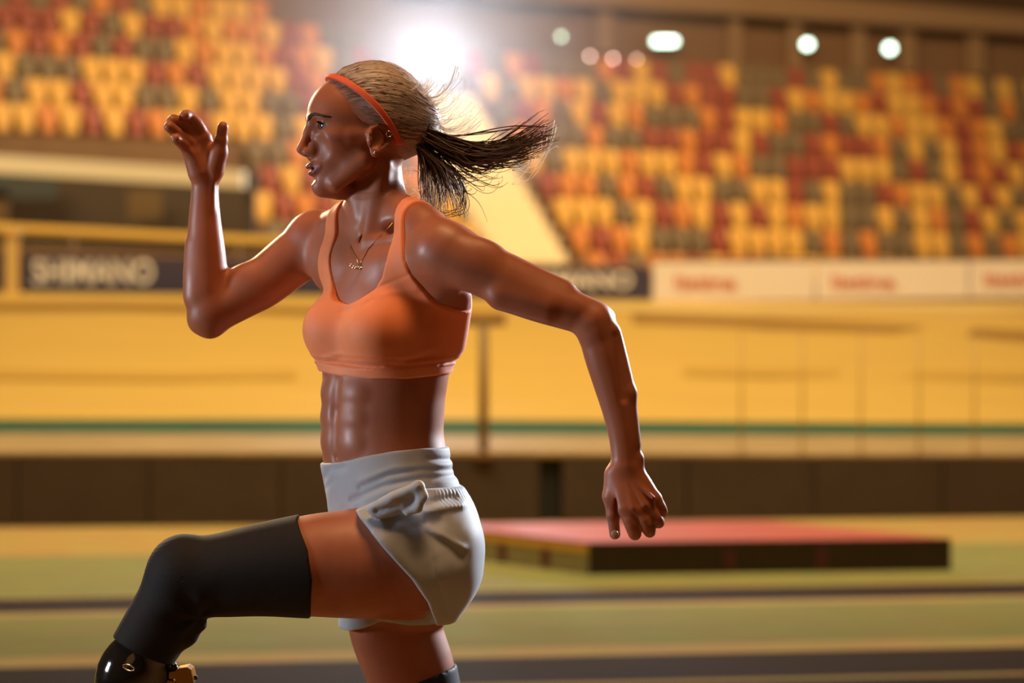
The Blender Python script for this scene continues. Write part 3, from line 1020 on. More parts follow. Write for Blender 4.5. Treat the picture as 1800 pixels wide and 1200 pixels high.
# ---- near arm (drawn back) --------------------------------------------------------------
arm_n = chain([(W(778, 440, -136), 45), (W(800, 452, -142), 49), (W(850, 474, -152), 45.5), (W(900, 502, -160), 42), (W(945, 524, -166), 39), (W(1000, 544, -170), 35), (W(1043, 560, -170), 31)], 14, 26)
arm_n += [ell(W(838, 462, -168), (52, 26, 40), 16), rc(W(880, 520, -178), W(960, 542, -186), 24, 20, 14),
          rc(W(900, 476, -160), W(990, 512, -165), 24, 20, 16),
          rc(W(1035, 556, -166), W(1067, 557, -160), 24, 13, 12), rc(W(1040, 570, -178), W(1045, 580, -178), 27, 27, 12)]
arm_n += chain([(W(1047, 572, -172), 31), (W(1060, 618, -174), 33.5), (W(1075, 672, -176), 31), (W(1088, 725, -178), 27), (W(1097, 772, -180), 25), (W(1101, 815, -181), 25)], 10, 14)
arm_n += [rc(W(1076, 585, -178), W(1104, 690, -182), 15, 13, 12), rc(W(1104, 690, -182), W(1114, 780, -182), 12, 10, 12), rc(W(1122, 806, -186), W(1122, 808, -186), 10, 10, 10),
          rc(W(1086, 590, -200), W(1098, 700, -204), 5, 4, 9, -1)]
# hand: back of the hand to the camera, fingers curled
hand_n = []
wr = W(1101, 816, -181)
for (wx, wy), (kx, ky, kd), r0, r1 in (((1084, 830), (1097, 893, -200), 15, 13), ((1096, 826), (1116, 897, -203), 15, 13), ((1108, 826), (1136, 890, -200), 14, 12), ((1116, 830), (1151, 876, -194), 14, 11.5)):
    hand_n.append(rc(W(wx, wy, -184), W(kx, ky, kd), r0, r1, 14))
hand_n.append(ell(W(1112, 866, -182), (32, 14, 34), 14))
def finger(pts, k=5.0):
    return chain(pts, k, None, 3)
hand_n += finger([(W(1100, 893, -200), 12.5), (W(1110, 921, -203), 12.2), (W(1116, 938, -188), 11), (W(1116, 936, -166), 9)])
hand_n += finger([(W(1122, 896, -202), 12), (W(1136, 922, -204), 11.6), (W(1142, 934, -188), 10.4), (W(1140, 930, -168), 9)])
hand_n += finger([(W(1138, 888, -199), 11.5), (W(1152, 910, -200), 11), (W(1158, 918, -186), 10), (W(1154, 916, -166), 8.5)])
hand_n += finger([(W(1151, 875, -193), 10.5), (W(1161, 892, -192), 10), (W(1164, 900, -178), 9), (W(1158, 902, -162), 8)])
hand_n += [rc(W(1078, 836, -178), W(1074, 872, -180), 15, 14, 12), rc(W(1074, 872, -180), W(1078, 905, -184), 12.5, 11.5, 8), rc(W(1078, 905, -184), W(1081, 938, -186), 11, 9.5, 4)]
for (ax, ay), (bx, by) in (((1098, 838), (1112, 892)), ((1106, 838), (1132, 888)), ((1112, 840), (1148, 874))):     # tendons
    hand_n.append(rc(W(ax, ay, -197), W(bx, by, -213), 2.6, 3.2, 6))
hand_n += [ell(W(1083, 893, -196), (2.5, 8, 20), 5, None, -1)]

# ---- far arm (raised) ---------------------------------------------------------------------
arm_f = chain([(W(560, 420, 150), 47), (W(524, 448, 150), 49), (W(466, 494, 148), 46), (W(425, 518, 146), 43.5), (W(372, 550, 140), 38)], 14, 24)
arm_f += [ell(W(548, 410, 138), (40, 38, 36), 16), ell(W(440, 492, 132), (44, 28, 30), 16),
          rc(W(368, 572, 142), W(352, 566, 142), 22, 20, 14)]
arm_f += chain([(W(368, 552, 140), 38), (W(363, 500, 136), 39), (W(362, 450, 133), 36), (W(360, 395, 131), 30), (W(360, 350, 129), 25.5), (W(361, 318, 128), 24.5)], 10, 14)
arm_f += [rc(W(372, 370, 112), W(374, 322, 110), 4, 3.5, 7), rc(W(345, 520, 128), W(342, 430, 126), 22, 14, 14)]
hand_f = []
for (wx, wy), (kx, ky, kd), r0, r1 in (((374, 304), (360, 243, 116), 15, 13.5), ((366, 304), (348, 244, 112), 15, 13.5), ((356, 304), (338, 252, 110), 15, 13), ((349, 304), (331, 262, 112), 14, 12)):
    hand_f.append(rc(W(wx, wy, 128), W(kx, ky, kd), r0, r1, 12))
hand_f += finger([(W(357, 240, 114), 13), (W(345, 217, 102), 12), (W(331, 204, 90), 11), (W(325, 203, 78), 9.8)], 4)
hand_f += finger([(W(345, 243, 110), 12), (W(325, 221, 96), 11.2), (W(307, 211, 82), 10), (W(302, 212, 72), 9.2)], 3)
hand_f += finger([(W(337, 252, 102), 11.5), (W(318, 239, 84), 10.8), (W(303, 227, 70), 10), (W(297, 223, 62), 9.4)], 3)
hand_f += finger([(W(331, 264, 100), 11), (W(321, 254, 82), 10), (W(312, 246, 69), 9.4), (W(309, 244, 63), 8.8)], 3)
hand_f += [rc(W(376, 298, 114), W(384, 268, 106), 19, 16, 12), rc(W(384, 268, 106), W(389, 246, 98), 15, 11.5, 8), rc(W(389, 246, 98), W(392, 223, 92), 10.5, 9.8, 4),
           rc(W(348, 302, 112), W(338, 272, 104), 18, 15, 12),
           rc(W(372, 322, 98), W(360, 290, 88), 3, 3, 7, -1), rc(W(360, 290, 88), W(340, 258, 84), 3, 3, 7, -1)]

# ---- legs -----------------------------------------------------------------------------------
leg_n = chain([(W(735, 975, -88), 98), (W(660, 988, -100), 96), (W(560, 993, -108), 88), (W(470, 1000, -110), 77), (W(385, 1010, -110), 67), (W(330, 1010, -110), 62)], 12, 10)
leg_n += [ell(W(318, 985, -112), (38, 40, 38), 16), ell(W(600, 965, -122), (90, 48, 48), 12)]
leg_n += chain([(W(322, 1016, -110), 58), (W(300, 1062, -110), 57), (W(270, 1112, -110), 55), (W(240, 1160, -110), 52)], 16, 22)
leg_f = chain([(W(712, 985, 82), 100), (W(700, 1060, 88), 90), (W(696, 1105, 88), 83), (W(722, 1180, 88), 79), (W(744, 1250, 88), 70)], 12, 30)
leg_nb = leg_n[:1] + leg_n[1:3] + chain([(W(322, 1016, -110), 56), (W(304, 1055, -110), 54), (W(286, 1085, -110), 46)], 16, 22)
glute = [ell(W(762, 945, -62), (70, 74, 80), 26), ell(W(766, 955, 66), (66, 72, 78), 26)]

# ---- head -------------------------------------------------------------------------------------
PSI = math.radians(14)
HO = W(645, 250, 0)
PITCHH = math.radians(0)
Fv = np.array([-math.cos(PSI), -math.sin(PSI), 0]); Lv = np.array([math.sin(PSI), -math.cos(PSI), 0]); Uv = np.array([0, 0, 1.0])
HR = np.stack([Fv, Lv, Uv], 1)
def hp(X, Y, Z): return HO + (Fv * X + Lv * Y + Uv * Z) / 1000.0
def rotz(a):
    c, s = math.cos(a), math.sin(a); return np.array([[c, -s, 0], [s, c, 0], [0, 0, 1.0]])
def rotx(a):
    c, s = math.cos(a), math.sin(a); return np.array([[1, 0, 0], [0, c, -s], [0, s, c]])
def roty(a):
    c, s = math.cos(a), math.sin(a); return np.array([[c, 0, s], [0, 1, 0], [-s, 0, c]])
def he(X, Y, Z, r, k=10, op=1, R=None): return ell(hp(X, Y, Z), r, k, HR if R is None else HR @ R, op)
def hc(a, b, ra, rb, k=8, op=1): return rc(hp(*a), hp(*b), ra, rb, k, op)
skull = [he(-2, 0, 38, (96, 72, 88), 1), he(50, 0, 48, (54, 60, 56), 20), he(40, 0, -4, (56, 57, 58), 20)]
face = []
for s in (-1, 1):
    face += [hc((14, s * 52, -36), (60, s * 26, -74), 17, 15, 20), he(58, s * 43, 4, (26, 17, 17), 16), hc((36, s * 54, 6), (10, s * 66, 8), 11, 8, 14),
             he(87, s * 24, 39, (15, 25, 8), 10, 1, rotz(s * 0.35))]
face += [he(80, 0, -77, (16, 18, 15), 16), he(66, 0, -46, (34, 31, 30), 18), hc((50, 0, -84), (78, 0, -82), 18, 14, 16)]
for s in (-1, 1):
    face += [he(103, s * 30, 26, (18, 17, 11), 10, -1), he(96, s * 40, -14, (16, 14, 18), 16, -1)]
# nose
face += [hc((97, 0, 33), (104, 0, 16), 7.5, 7.0, 11), hc((104, 0, 16), (116, 0, -14), 7.0, 7.8, 8), hc((116, 0, -14), (103, 0, -28), 7.2, 6.5, 6)]
for s in (-1, 1):
    face += [he(105, s * 10.5, -20, (9, 5.4, 6.6), 7), he(97, s * 13, -14, (8, 6, 14), 8)]
for s in (-1, 1):
    face += [he(107, s * 6.5, -28, (5.5, 3, 3.6), 3, -1)]
# eyes: lids wrapped round the eyeball, with an opening
EYE = [(77, 31 * s, 25.5) for s in (1, -1)]
for X, Y, Z in EYE:
    s = 1 if Y > 0 else -1
    face += [he(X, Y, Z, (13.6, 14.2, 13.4), 5)]
    face += [he(X + 10, Y + s * 2.5, Z - 0.3, (12.5, 15.5, 6.2), 2.0, -1, rotx(s * -0.06))]
    face += [hc((X + 11.5, Y - s * 13, Z + 4), (X + 14.2, Y, Z + 7.2), 1.6, 2.0, 3), hc((X + 14.2, Y, Z + 7.2), (X + 8.0, Y + s * 14, Z + 4.0), 2.0, 1.6, 3)]
# mouth
for s in (-1, 1):
    face += [hc((86, s * 22, -43.5), (100, s * 9, -43.5), 3.0, 4.8, 6), hc((100, s * 9, -43.5), (103.5, s * 2, -44), 4.8, 5.0, 4),
             hc((86, s * 21, -46.0), (94, s * 11, -54.5), 3.2, 5.4, 6), hc((94, s * 11, -54.5), (97.5, 0, -57.0), 5.4, 6.0, 4)]
face += [he(100, 0, -49.5, (19, 17, 1.9), 1.8, -1, roty(0.36)), he(101, 0, -67, (8, 16, 5), 8, -1), he(110, 0, -35, (5, 4, 7), 5, -1)]
# ears
def ear(s):
    Rl = rotz(s * 0.30)
    o = []
    c0 = np.array([-4, s * 73, 2.0])
    def ep(x, z, y=0):
        return tuple(c0 + Rl @ np.array([x, 0, 0]) + np.array([0, s * y, z * 0.92 - 2]))
    o.append(he(*ep(-1, 0, 0), (22, 4.5, 25), 6, 1, Rl @ roty(0.18)))
    ring = [(14, -2), (15, 9), (10, 19), (-3, 25), (-17, 22), (-25, 13), (-25, 0), (-19, -11), (-9, -19), (2, -25)]
    for a, b in zip(ring[:-1], ring[1:]):
        o.append(hc(ep(*a, 5), ep(*b, 5), 3.2, 3.2, 4))
    o.append(he(*ep(5, -25, 3), (8, 5, 9), 5))
    o.append(he(*ep(3, -4, 8), (9, 7, 11), 4, -1))
    o.append(he(*ep(-4, 13, 8), (9, 5, 6), 4, -1, roty(0.5)))
    a2 = [(-2, 16), (-9, 6), (-9, -6), (-3, -15)]
    for a, b in zip(a2[:-1], a2[1:]):
        o.append(hc(ep(*a, 4.5), ep(*b, 4.5), 2.4, 2.4, 4))
    o.append(he(*ep(14, -4, 4), (4, 4, 7), 4))
    return o
ears = ear(1) + ear(-1)
head = skull + face

body_prims = torso + breasts(16) + shoulders + abs_ + glute + leg_nb + leg_f + arm_n + arm_f + neck
# the head sits on the neck: skull first joins with a wide blend
body_prims = body_prims + [he(-2, 0, 38, (96, 72, 88), 14)] + skull[1:] + face + ears + hand_n + hand_f

import time as _time
_t0 = _time.time()
G = Grid((-0.76, -0.30, W(0, 1300)[2]), (0.29, 0.27, W(0, 104)[2]), 0.0030).apply(body_prims)
Vb, Qb = mesh_field(G.F, G, 1)
fine = [(hp(-110, -95, -100), 0.0), ]
boxes = [(np.array([HO[0] - 0.135, -0.125, HO[2] - 0.104]), np.array([HO[0] + 0.115, 0.125, HO[2] + 0.145]), 0.0013),
         (np.array([0.15, -0.25, W(0, 975)[2]]), np.array([0.292, -0.13, W(0, 812)[2]]), 0.0013),
         (np.array([-0.66, 0.03, W(0, 325)[2]]), np.array([-0.47, 0.165, W(0, 175)[2]]), 0.0013)]
parts = []
cen = Vb[Qb].mean(1)
keep = np.ones(len(Qb), bool)
for lo, hi, h in boxes:
    keep &= ~((cen > lo + 0.008) & (cen < hi - 0.008)).all(1)
Vb, Qb = compact(Vb, Qb[keep])
Vs, Qs = [Vb], [Qb]
off = len(Vb)
for lo, hi, h in boxes:
    g = Grid(lo, hi, h).apply(body_prims, 0.02)
    v, q = mesh_field(g.F, g, 2)
    if h == 0.0013 and len(Vs) == 1: GH = g
    Vs.append(v); Qs.append(q + off); off += len(v)
Vall = np.concatenate(Vs); Qall = np.concatenate(Qs)
def surf_x(Y, Z, start=130.0):
    """front surface of the head at head coordinates Y, Z (mm)"""
    X = start
    while X > 20:
        p = hp(X, Y, Z)
        ijk = np.round((p - GH.lo) / GH.h).astype(int)
        if (ijk >= 0).all() and (ijk < GH.F.shape).all():
            d = GH.F[tuple(ijk)]
            if d < 0: return X
        X -= 0.4
    return X
print('body mesh', len(Vall), len(Qall), round(_time.time() - _t0, 1), 's')
del G

# skin: colour map for lips / lids from head coordinates
hl_ = (Vall - HO) @ HR * 1000
X_, Y_, Z_ = hl_[:, 0], hl_[:, 1], hl_[:, 2]
lip = np.clip(1.25 - np.sqrt(((Z_ + 51) / 10.5) ** 2 + (Y_ / 24) ** 2), 0, 0.3) / 0.3 * (X_ > 84)
lip *= np.clip((np.abs(Vall[:, 0] - HO[0]) < 0.14), 0, 1)
scalp = np.zeros(len(Vall))

M_skin = bpy.data.materials.new('skin'); M_skin.use_nodes = True
nt = M_skin.node_tree; b = nt.nodes['Principled BSDF']
tc = nt.nodes.new('ShaderNodeTexCoord')
n1 = nt.nodes.new('ShaderNodeTexNoise'); n1.inputs['Scale'].default_value = 14; n1.inputs['Detail'].default_value = 5
nt.links.new(tc.outputs['Object'], n1.inputs['Vector'])
r1 = nt.nodes.new('ShaderNodeValToRGB')
r1.color_ramp.elements[0].position = 0.3; r1.color_ramp.elements[0].color = (0.345, 0.110, 0.052, 1)
r1.color_ramp.elements[1].position = 0.7; r1.color_ramp.elements[1].color = (0.430, 0.150, 0.076, 1)
nt.links.new(n1.outputs['Fac'], r1.inputs[0])
at = nt.nodes.new('ShaderNodeAttribute'); at.attribute_name = 'lip'
mxl = nt.nodes.new('ShaderNodeMix'); mxl.data_type = 'RGBA'; mxl.inputs['B'].default_value = (0.20, 0.040, 0.030, 1)
nt.links.new(at.outputs['Fac'], mxl.inputs['Factor']); nt.links.new(r1.outputs[0], mxl.inputs['A'])
nt.links.new(mxl.outputs['Result'], b.inputs['Base Color'])
n2 = nt.nodes.new('ShaderNodeTexNoise'); n2.inputs['Scale'].default_value = 800; n2.inputs['Detail'].default_value = 2
nt.links.new(tc.outputs['Object'], n2.inputs['Vector'])
bp = nt.nodes.new('ShaderNodeBump'); bp.inputs['Strength'].default_value = 0.12; bp.inputs['Distance'].default_value = 0.001
nt.links.new(n2.outputs['Fac'], bp.inputs['Height']); nt.links.new(bp.outputs[0], b.inputs['Normal'])
n3 = nt.nodes.new('ShaderNodeTexNoise'); n3.inputs['Scale'].default_value = 22; n3.inputs['Detail'].default_value = 3
nt.links.new(tc.outputs['Object'], n3.inputs['Vector'])
mr3 = nt.nodes.new('ShaderNodeMapRange'); mr3.inputs['From Min'].default_value = 0.3; mr3.inputs['From Max'].default_value = 0.7
mr3.inputs['To Min'].default_value = 0.38; mr3.inputs['To Max'].default_value = 0.54
nt.links.new(n3.outputs['Fac'], mr3.inputs['Value']); nt.links.new(mr3.outputs[0], b.inputs['Roughness'])
b.inputs['Specular IOR Level'].default_value = 0.45
b.inputs['Subsurface Weight'].default_value = 0.0

person = empty('person', (W(722, 1180, 60)[0], 0.05, 0.0))
tag(person, 'running woman in orange bra top and pale blue shorts with black leg sleeve and prosthesis', 'person')
PI_ = Matrix.Translation(-Vector(person.location))
def adopt(o, parent=None):
    """parent an object built in world coordinates to the runner or one of her parts"""
    par = parent or person
    o.parent = par
    o.matrix_parent_inverse = PI_ if parent is None else Matrix.Identity(4)
    return o
body = adopt(mesh_np('body', Vall, Qall, M_skin, None, True, {'lip': lip}))
tag(body, 'tanned athletic body with glistening skin')

# ---- clothes ---------------------------------------------------------------------------------
def sstep(e0, e1, x):
    t = np.clip((x - e0) / (e1 - e0), 0, 1); return t * t * (3 - 2 * t)
def pyz(py): return float(W(900, py)[2])
def smax(a, b, k):
    h = np.maximum(k - np.abs(a - b), 0); return np.maximum(a, b) + h * h * (0.25 / k)
def smin(a, b, k):
    h = np.maximum(k - np.abs(a - b), 0); return np.minimum(a, b) - h * h * (0.25 / k)

def crease(pts, wid, amp):
    """soft ridge (amp>0) or groove along a photo-plane polyline on the camera side"""
    best = None
    for (p0, p1) in zip(pts[:-1], pts[1:]):
        a, b = W(*p0), W(*p1)
        t = np.array([b[0] - a[0], b[2] - a[2]]); L2 = float(t @ t)
        q = np.clip(((x - np.float32(a[0])) * np.float32(t[0]) + (z - np.float32(a[2])) * np.float32(t[1])) / np.float32(L2), 0, 1)
        d = np.sqrt((x - np.float32(a[0]) - q * np.float32(t[0])) ** 2 + (z - np.float32(a[2]) - q * np.float32(t[1])) ** 2)
        best = d if best is None else np.minimum(best, d)
    return (amp * np.exp(-(best / wid) ** 2)).astype(np.float32) * (y < 0.02)

M_bra = mat('jersey_orange', (0.90, 0.27, 0.10), 0.62, 0.06, 40, 0.35, bump=0.12, bscale=900, sheen=0.25)
M_brahem = mat('jersey_orange_band', (0.93, 0.31, 0.14), 0.62, 0.06, 40, 0.35, bump=0.12, bscale=900, sheen=0.25)
M_short = mat('shorts_pale_blue', (0.43, 0.49, 0.55), 0.62, 0.08, 25, 0.4, bump=0.15, bscale=700, sheen=0.2)
M_shortband = mat('waistband_pale_blue', (0.40, 0.44, 0.48), 0.66, 0.06, 40, 0.35, bump=0.12, bscale=900, sheen=0.2)
M_sleeve = mat('sleeve_black', (0.013, 0.012, 0.012), 0.75, 0.15, 60, 0.25, bump=0.2, bscale=800)

# bra top
bra_prims = torso + breasts(34) + shoulders
gb = Grid((-0.44, -0.23, pyz(680)), (0.0, 0.22, pyz(350)), 0.0022).apply(bra_prims)
x, y, z = gb.xyz()
u, v = uv_chest(x, y, z)
zz = z.ravel()
PYI = [-pyz(p) for p in (360, 378, 400, 430, 460, 490, 508, 520, 529, 535, 539)]
row = lambda a: np.interp(-zz, PYI, a).astype(np.float32)[None, None, :] / 1000
win = np.where(u < 0, row([92, 92, 92, 90, 84, 72, 59, 46, 31, 8, -25]), row([72, 72, 71, 66, 60, 54, 48, 40, 29, 8, -25]))
WO = [-pyz(p) for p in (360, 378, 400, 430, 460, 490, 520, 545, 560, 575)]
rowo = lambda a: np.interp(-zz, WO, a).astype(np.float32)[None, None, :] / 1000
wout = np.where(u < 0, rowo([120, 120, 121, 121, 122, 128, 136, 144, 168, 300]), rowo([104, 104, 106, 110, 114, 120, 128, 140, 165, 300]))
au = np.abs(u)
m_in = win - au            # inside the neck opening -> positive
m_in = np.where(v < 0, win * 0.8 - au, m_in)
m_out = au - wout
low_e = np.interp(x.ravel(), [W(q, 0)[0] for q in (540, 567, 600, 660, 720, 770, 810)], [pyz(q) for q in (651, 653, 659, 664, 664, 659, 653)]).astype(np.float32)[:, None, None]
low = low_e - z + 0 * y
band = smin(m_out, np.float32(0) + m_out, 0.01)
mask = smax(smax(m_in, m_out, 0.012), np.broadcast_to(low, m_in.shape), 0.002)
# gentle folds in the cloth
fold = 0.0016 * np.sin(u * 95 + z * 40) * sstep(pyz(470), pyz(400), z) + 0.0018 * np.sin((z - low_e) * 520) * sstep(pyz(618), pyz(636), z) * sstep(pyz(656), pyz(646), z)
seam = crease([(640, 523), (680, 503), (728, 485)], 0.0028, -0.0016) + crease([(605, 548), (640, 541), (662, 528)], 0.004, -0.0016) + crease([(648, 530), (690, 516), (735, 512)], 0.006, 0.0012)
seam = seam + crease([(783, 600), (776, 640), (774, 664)], 0.0028, -0.0012)
seam = seam + crease([(566, 640), (600, 634), (640, 642), (700, 640), (770, 622)], 0.006, -0.003) + crease([(575, 628), (605, 622), (645, 632), (700, 632), (760, 612)], 0.005, 0.0015)
Fb = smax(gb.F - 0.0045 - fold - seam, mask, 0.004)
vb, qb = mesh_field(Fb.astype(np.float32), gb, 3)
bra = adopt(mesh_np('bra_top', vb, qb, M_bra)); tag(bra, 'sleeveless orange bra top with scooped neck')
# elastic band along its lower edge
band_f = smax(gb.F - 0.0052, np.maximum(low_e - z, z - low_e - 0.017) + 0 * u, 0.003)
vb, qb = mesh_field(band_f.astype(np.float32), gb, 1)
adopt(mesh_np('elastic_band', vb, qb, M_brahem), bra)

# shorts: waistband
pel = torso + glute
gs = Grid((-0.42, -0.30, pyz(1135)), (0.0, 0.26, pyz(770)), 0.0024)
gs.apply(torso + [ell(W(762, 945, -62), (66, 72, 80), 26), ell(W(764, 955, 66), (64, 70, 78), 26)])
x, y, z = gs.xyz()
def plane_px(p0, p1):
    """signed distance (m) above the photo-plane line p0->p1 (left to right), extruded in depth"""
    a, b = W(*p0), W(*p1)
    t = (b - a); n = np.array([-t[2], t[0]]) / math.hypot(t[0], t[2])
    return (x - np.float32(a[0])) * np.float32(n[0]) + (z - np.float32(a[2])) * np.float32(n[1])
top_edge = np.interp(x.ravel(), [W(q, 0)[0] for q in (540, 557, 600, 650, 700, 745, 800)], [pyz(q) for q in (815, 815, 809, 796, 787, 783, 784)]).astype(np.float32)[:, None, None]
bot_edge = np.interp(x.ravel(), [W(q, 0)[0] for q in (540, 600, 650, 700, 745, 820)], [pyz(q) for q in (908, 906, 900, 874, 862, 862)]).astype(np.float32)[:, None, None]
w1 = (crease([(640, 850), (690, 826), (745, 818), (800, 822)], 0.005, -0.0035) + crease([(625, 872), (680, 846), (745, 833), (805, 832)], 0.005, -0.004)
      + crease([(755, 800), (800, 806)], 0.004, -0.003) + crease([(566, 845), (585, 822), (610, 816)], 0.006, -0.003) + crease([(572, 858), (590, 840)], 0.005, -0.002)
      + crease([(650, 868), (700, 850), (760, 845)], 0.006, 0.002) + crease([(640, 838), (700, 816), (790, 813)], 0.006, 0.002)
      + 0.0011 * np.sin(x * 620 + y * 300) * sstep(pyz(878), pyz(890), z))
Fw = smax(gs.F - 0.006 - w1, np.maximum(z - top_edge, bot_edge - z) + 0 * y, 0.003)
vb, qb = mesh_field(Fw.astype(np.float32), gs, 2)
waist = adopt(mesh_np('waistband', vb, qb, M_shortband))
# shorts: loose legs
gn = Grid((-0.42, -0.30, pyz(1135)), (0.0, 0.26, pyz(770)), 0.0024)
gn.apply(torso + [ell(W(764, 945, -62), (66, 74, 82), 30), ell(W(764, 955, 66), (64, 70, 78), 30),
                  rc(W(735, 970, -92), W(665, 975, -102), 101, 103, 30), rc(W(748, 1010, -92), W(740, 1040, -92), 74, 66, 40)])
n_rng = np.random.RandomState(4)
def folds(amp, seed):
    r = np.random.RandomState(seed); F = 0
    for _ in range(9):
        a, b_, c_ = r.normal(0, 1, 3); s = r.uniform(40, 110) / math.sqrt(a * a + b_ * b_ + c_ * c_)
        F = F + np.sin((a * x + b_ * y * 0.6 + c_ * z) * s + r.uniform(0, 6.28))
    return (np.abs(F / 3.0) ** 1.3 * np.sign(F)).astype(np.float32) * amp
fo_ = folds(0.0020, 3)
gather = 0.0010 * np.sin(x * 700 + y * 420 + 2 * np.sin(x * 90)) * sstep(pyz(895), pyz(865), z)
fo_ = fo_ + crease([(752, 905), (764, 940), (771, 985), (785, 1030), (791, 1062)], 0.0035, -0.0016) + crease([(757, 912), (790, 930), (818, 948)], 0.006, 0.004) + crease([(764, 926), (792, 946), (812, 962)], 0.012, -0.004)
fo_ = fo_ + crease([(700, 905), (735, 912), (775, 905)], 0.012, -0.006) + crease([(755, 885), (790, 880), (815, 878)], 0.007, 0.006) + crease([(757, 872), (800, 866)], 0.006, -0.005)
fo_ = fo_ + crease([(650, 905), (662, 915)], 0.004, -0.004) + crease([(690, 930), (740, 1000), (762, 1050)], 0.018, 0.004)
ztop = np.interp(x.ravel(), [W(q, 0)[0] for q in (540, 600, 640, 700, 745, 800, 830)], [pyz(q) for q in (893, 893, 884, 856, 850, 850, 852)]).astype(np.float32)[:, None, None]
hem_x = np.interp(z.ravel(), [pyz(q) for q in (1125, 1110, 1097, 1075, 1039, 998, 947, 920, 897, 885, 860)], [W(q, 0, -150)[0] for q in (770, 769, 768, 765, 753, 726, 679, 655, 634, 626, 610)]).astype(np.float32)[None, None, :]
hem = (x - hem_x) * 0.75
hem_low = (z - np.float32(pyz(1104))) + 0.020 * np.clip((x - np.float32(W(725, 0)[0])) / -0.05, -1, 1) 
near = smax(gn.F - 0.011 - fo_ - gather, np.maximum(-hem, z - ztop) + 0 * y, 0.004)
near = smax(near, y - 0.03 + 0 * x + 0 * z, 0.01)
near = smax(near, -hem_low + 0 * y, 0.006)
gf = Grid((-0.42, -0.30, pyz(1135)), (0.0, 0.26, pyz(770)), 0.0024)
gf.apply(torso + [ell(W(764, 955, 66), (64, 70, 78), 30), rc(W(712, 985, 82), W(700, 1060, 88), 106, 98, 30), rc(W(700, 1060, 88), W(690, 1115, 88), 98, 94, 20)])
hemf = np.interp(x.ravel(), [W(q, 0)[0] for q in (590, 612, 640, 670, 720, 800)], [pyz(q) for q in (1112, 1112, 1104, 1090, 1098, 1098)]).astype(np.float32)[:, None, None]
far = smax(gf.F - 0.004 - 0.5 * fo_, np.maximum(hemf - z, z - ztop) + 0 * y, 0.004)
far = smax(far, -0.02 - y + 0 * x + 0 * z, 0.01)
Fsh = smin(near, far, 0.008)
# turned-out pocket ruffle and creases at the hip
gr = Grid((-0.42, -0.30, pyz(1135)), (0.0, 0.26, pyz(770)), 0.0024)
gr.F = Fsh.astype(np.float32)
_ra = math.atan2(897 - 858, 735 - 650)
_Rr = np.array([[math.cos(_ra), 0, -math.sin(_ra)], [0, 1, 0], [math.sin(_ra), 0, math.cos(_ra)]])
gr.apply([ell(W(700, 882, -198), (52, 16, 20), 10, _Rr), rc(W(650, 894, -196), W(690, 876, -207), 6, 8, 8), rc(W(690, 876, -207), W(735, 855, -212), 8, 10, 8),
          rc(W(735, 855, -212), W(743, 872, -214), 9, 8, 8), rc(W(743, 872, -214), W(735, 892, -212), 8, 7, 8), rc(W(735, 892, -212), W(716, 901, -208), 7, 6, 8),
          rc(W(690, 888, -220), W(730, 874, -228), 3, 5, 9, -1), rc(W(662, 898, -206), W(700, 890, -214), 3, 3, 8, -1), rc(W(737, 862, -226), W(741, 872, -226), 4, 4, 5, -1)], 0.012)
vb, qb = mesh_field(gr.F, gr, 2)
shorts = adopt(mesh_np('shorts', vb, qb, M_short)); tag(shorts, 'loose pale blue-grey running shorts with folds at the hip')
adopt(waist, shorts)

# sleeve over the thigh, knee and stump
gl = Grid((-0.76, -0.24, pyz(1195)), (-0.33, 0.02, pyz(890)), 0.0022).apply(leg_n + [rc(W(334, 1088, -110), W(326, 1112, -110), 24, 22, 12)])
x, y, z = gl.xyz()
hemx = np.interp(z.ravel(), [pyz(q) for q in (1095, 1060, 1000, 950, 905)], [W(q, 0, -110)[0] for q in (537, 550, 556, 548, 526)]).astype(np.float32)[None, None, :]
a, b = W(197, 1116, -110), W(300, 1166, -110)
t = b - a; n = np.array([-t[2], t[0]]) / math.hypot(t[0], t[2])
lowp = -((x - np.float32(a[0])) * np.float32(n[0]) + (z - np.float32(a[2])) * np.float32(n[1]))
kx, kz = W(352, 1082, -110)[0], W(352, 1082, -110)[2]
rk = np.sqrt((x - kx) ** 2 + (z - kz) ** 2)
ang = np.arctan2(z - kz, x - kx)
wr_ = 0.0032 * np.sin(ang * 5 + 0.9) * np.exp(-(rk / 0.06) ** 2) * np.clip(rk / 0.02, 0, 1)                          # bunching behind the knee
kx2, kz2 = W(285, 1005, -110)[0], W(285, 1005, -110)[2]
rib = 0.0006 * np.sin((x * 0.35 - z) * 1250) * np.exp(-(((x - kx2) / 0.06) ** 2 + ((z - kz2) / 0.055) ** 2))
Fl = smax(gl.F - 0.0035 - wr_ - rib, np.maximum(x - hemx, lowp) + 0 * y, 0.002)
vb, qb = mesh_field(Fl.astype(np.float32), gl, 1)
sleeve = adopt(mesh_np('leg_sleeve', vb, qb, M_sleeve)); tag(sleeve, 'matte black knitted sleeve over thigh and knee')
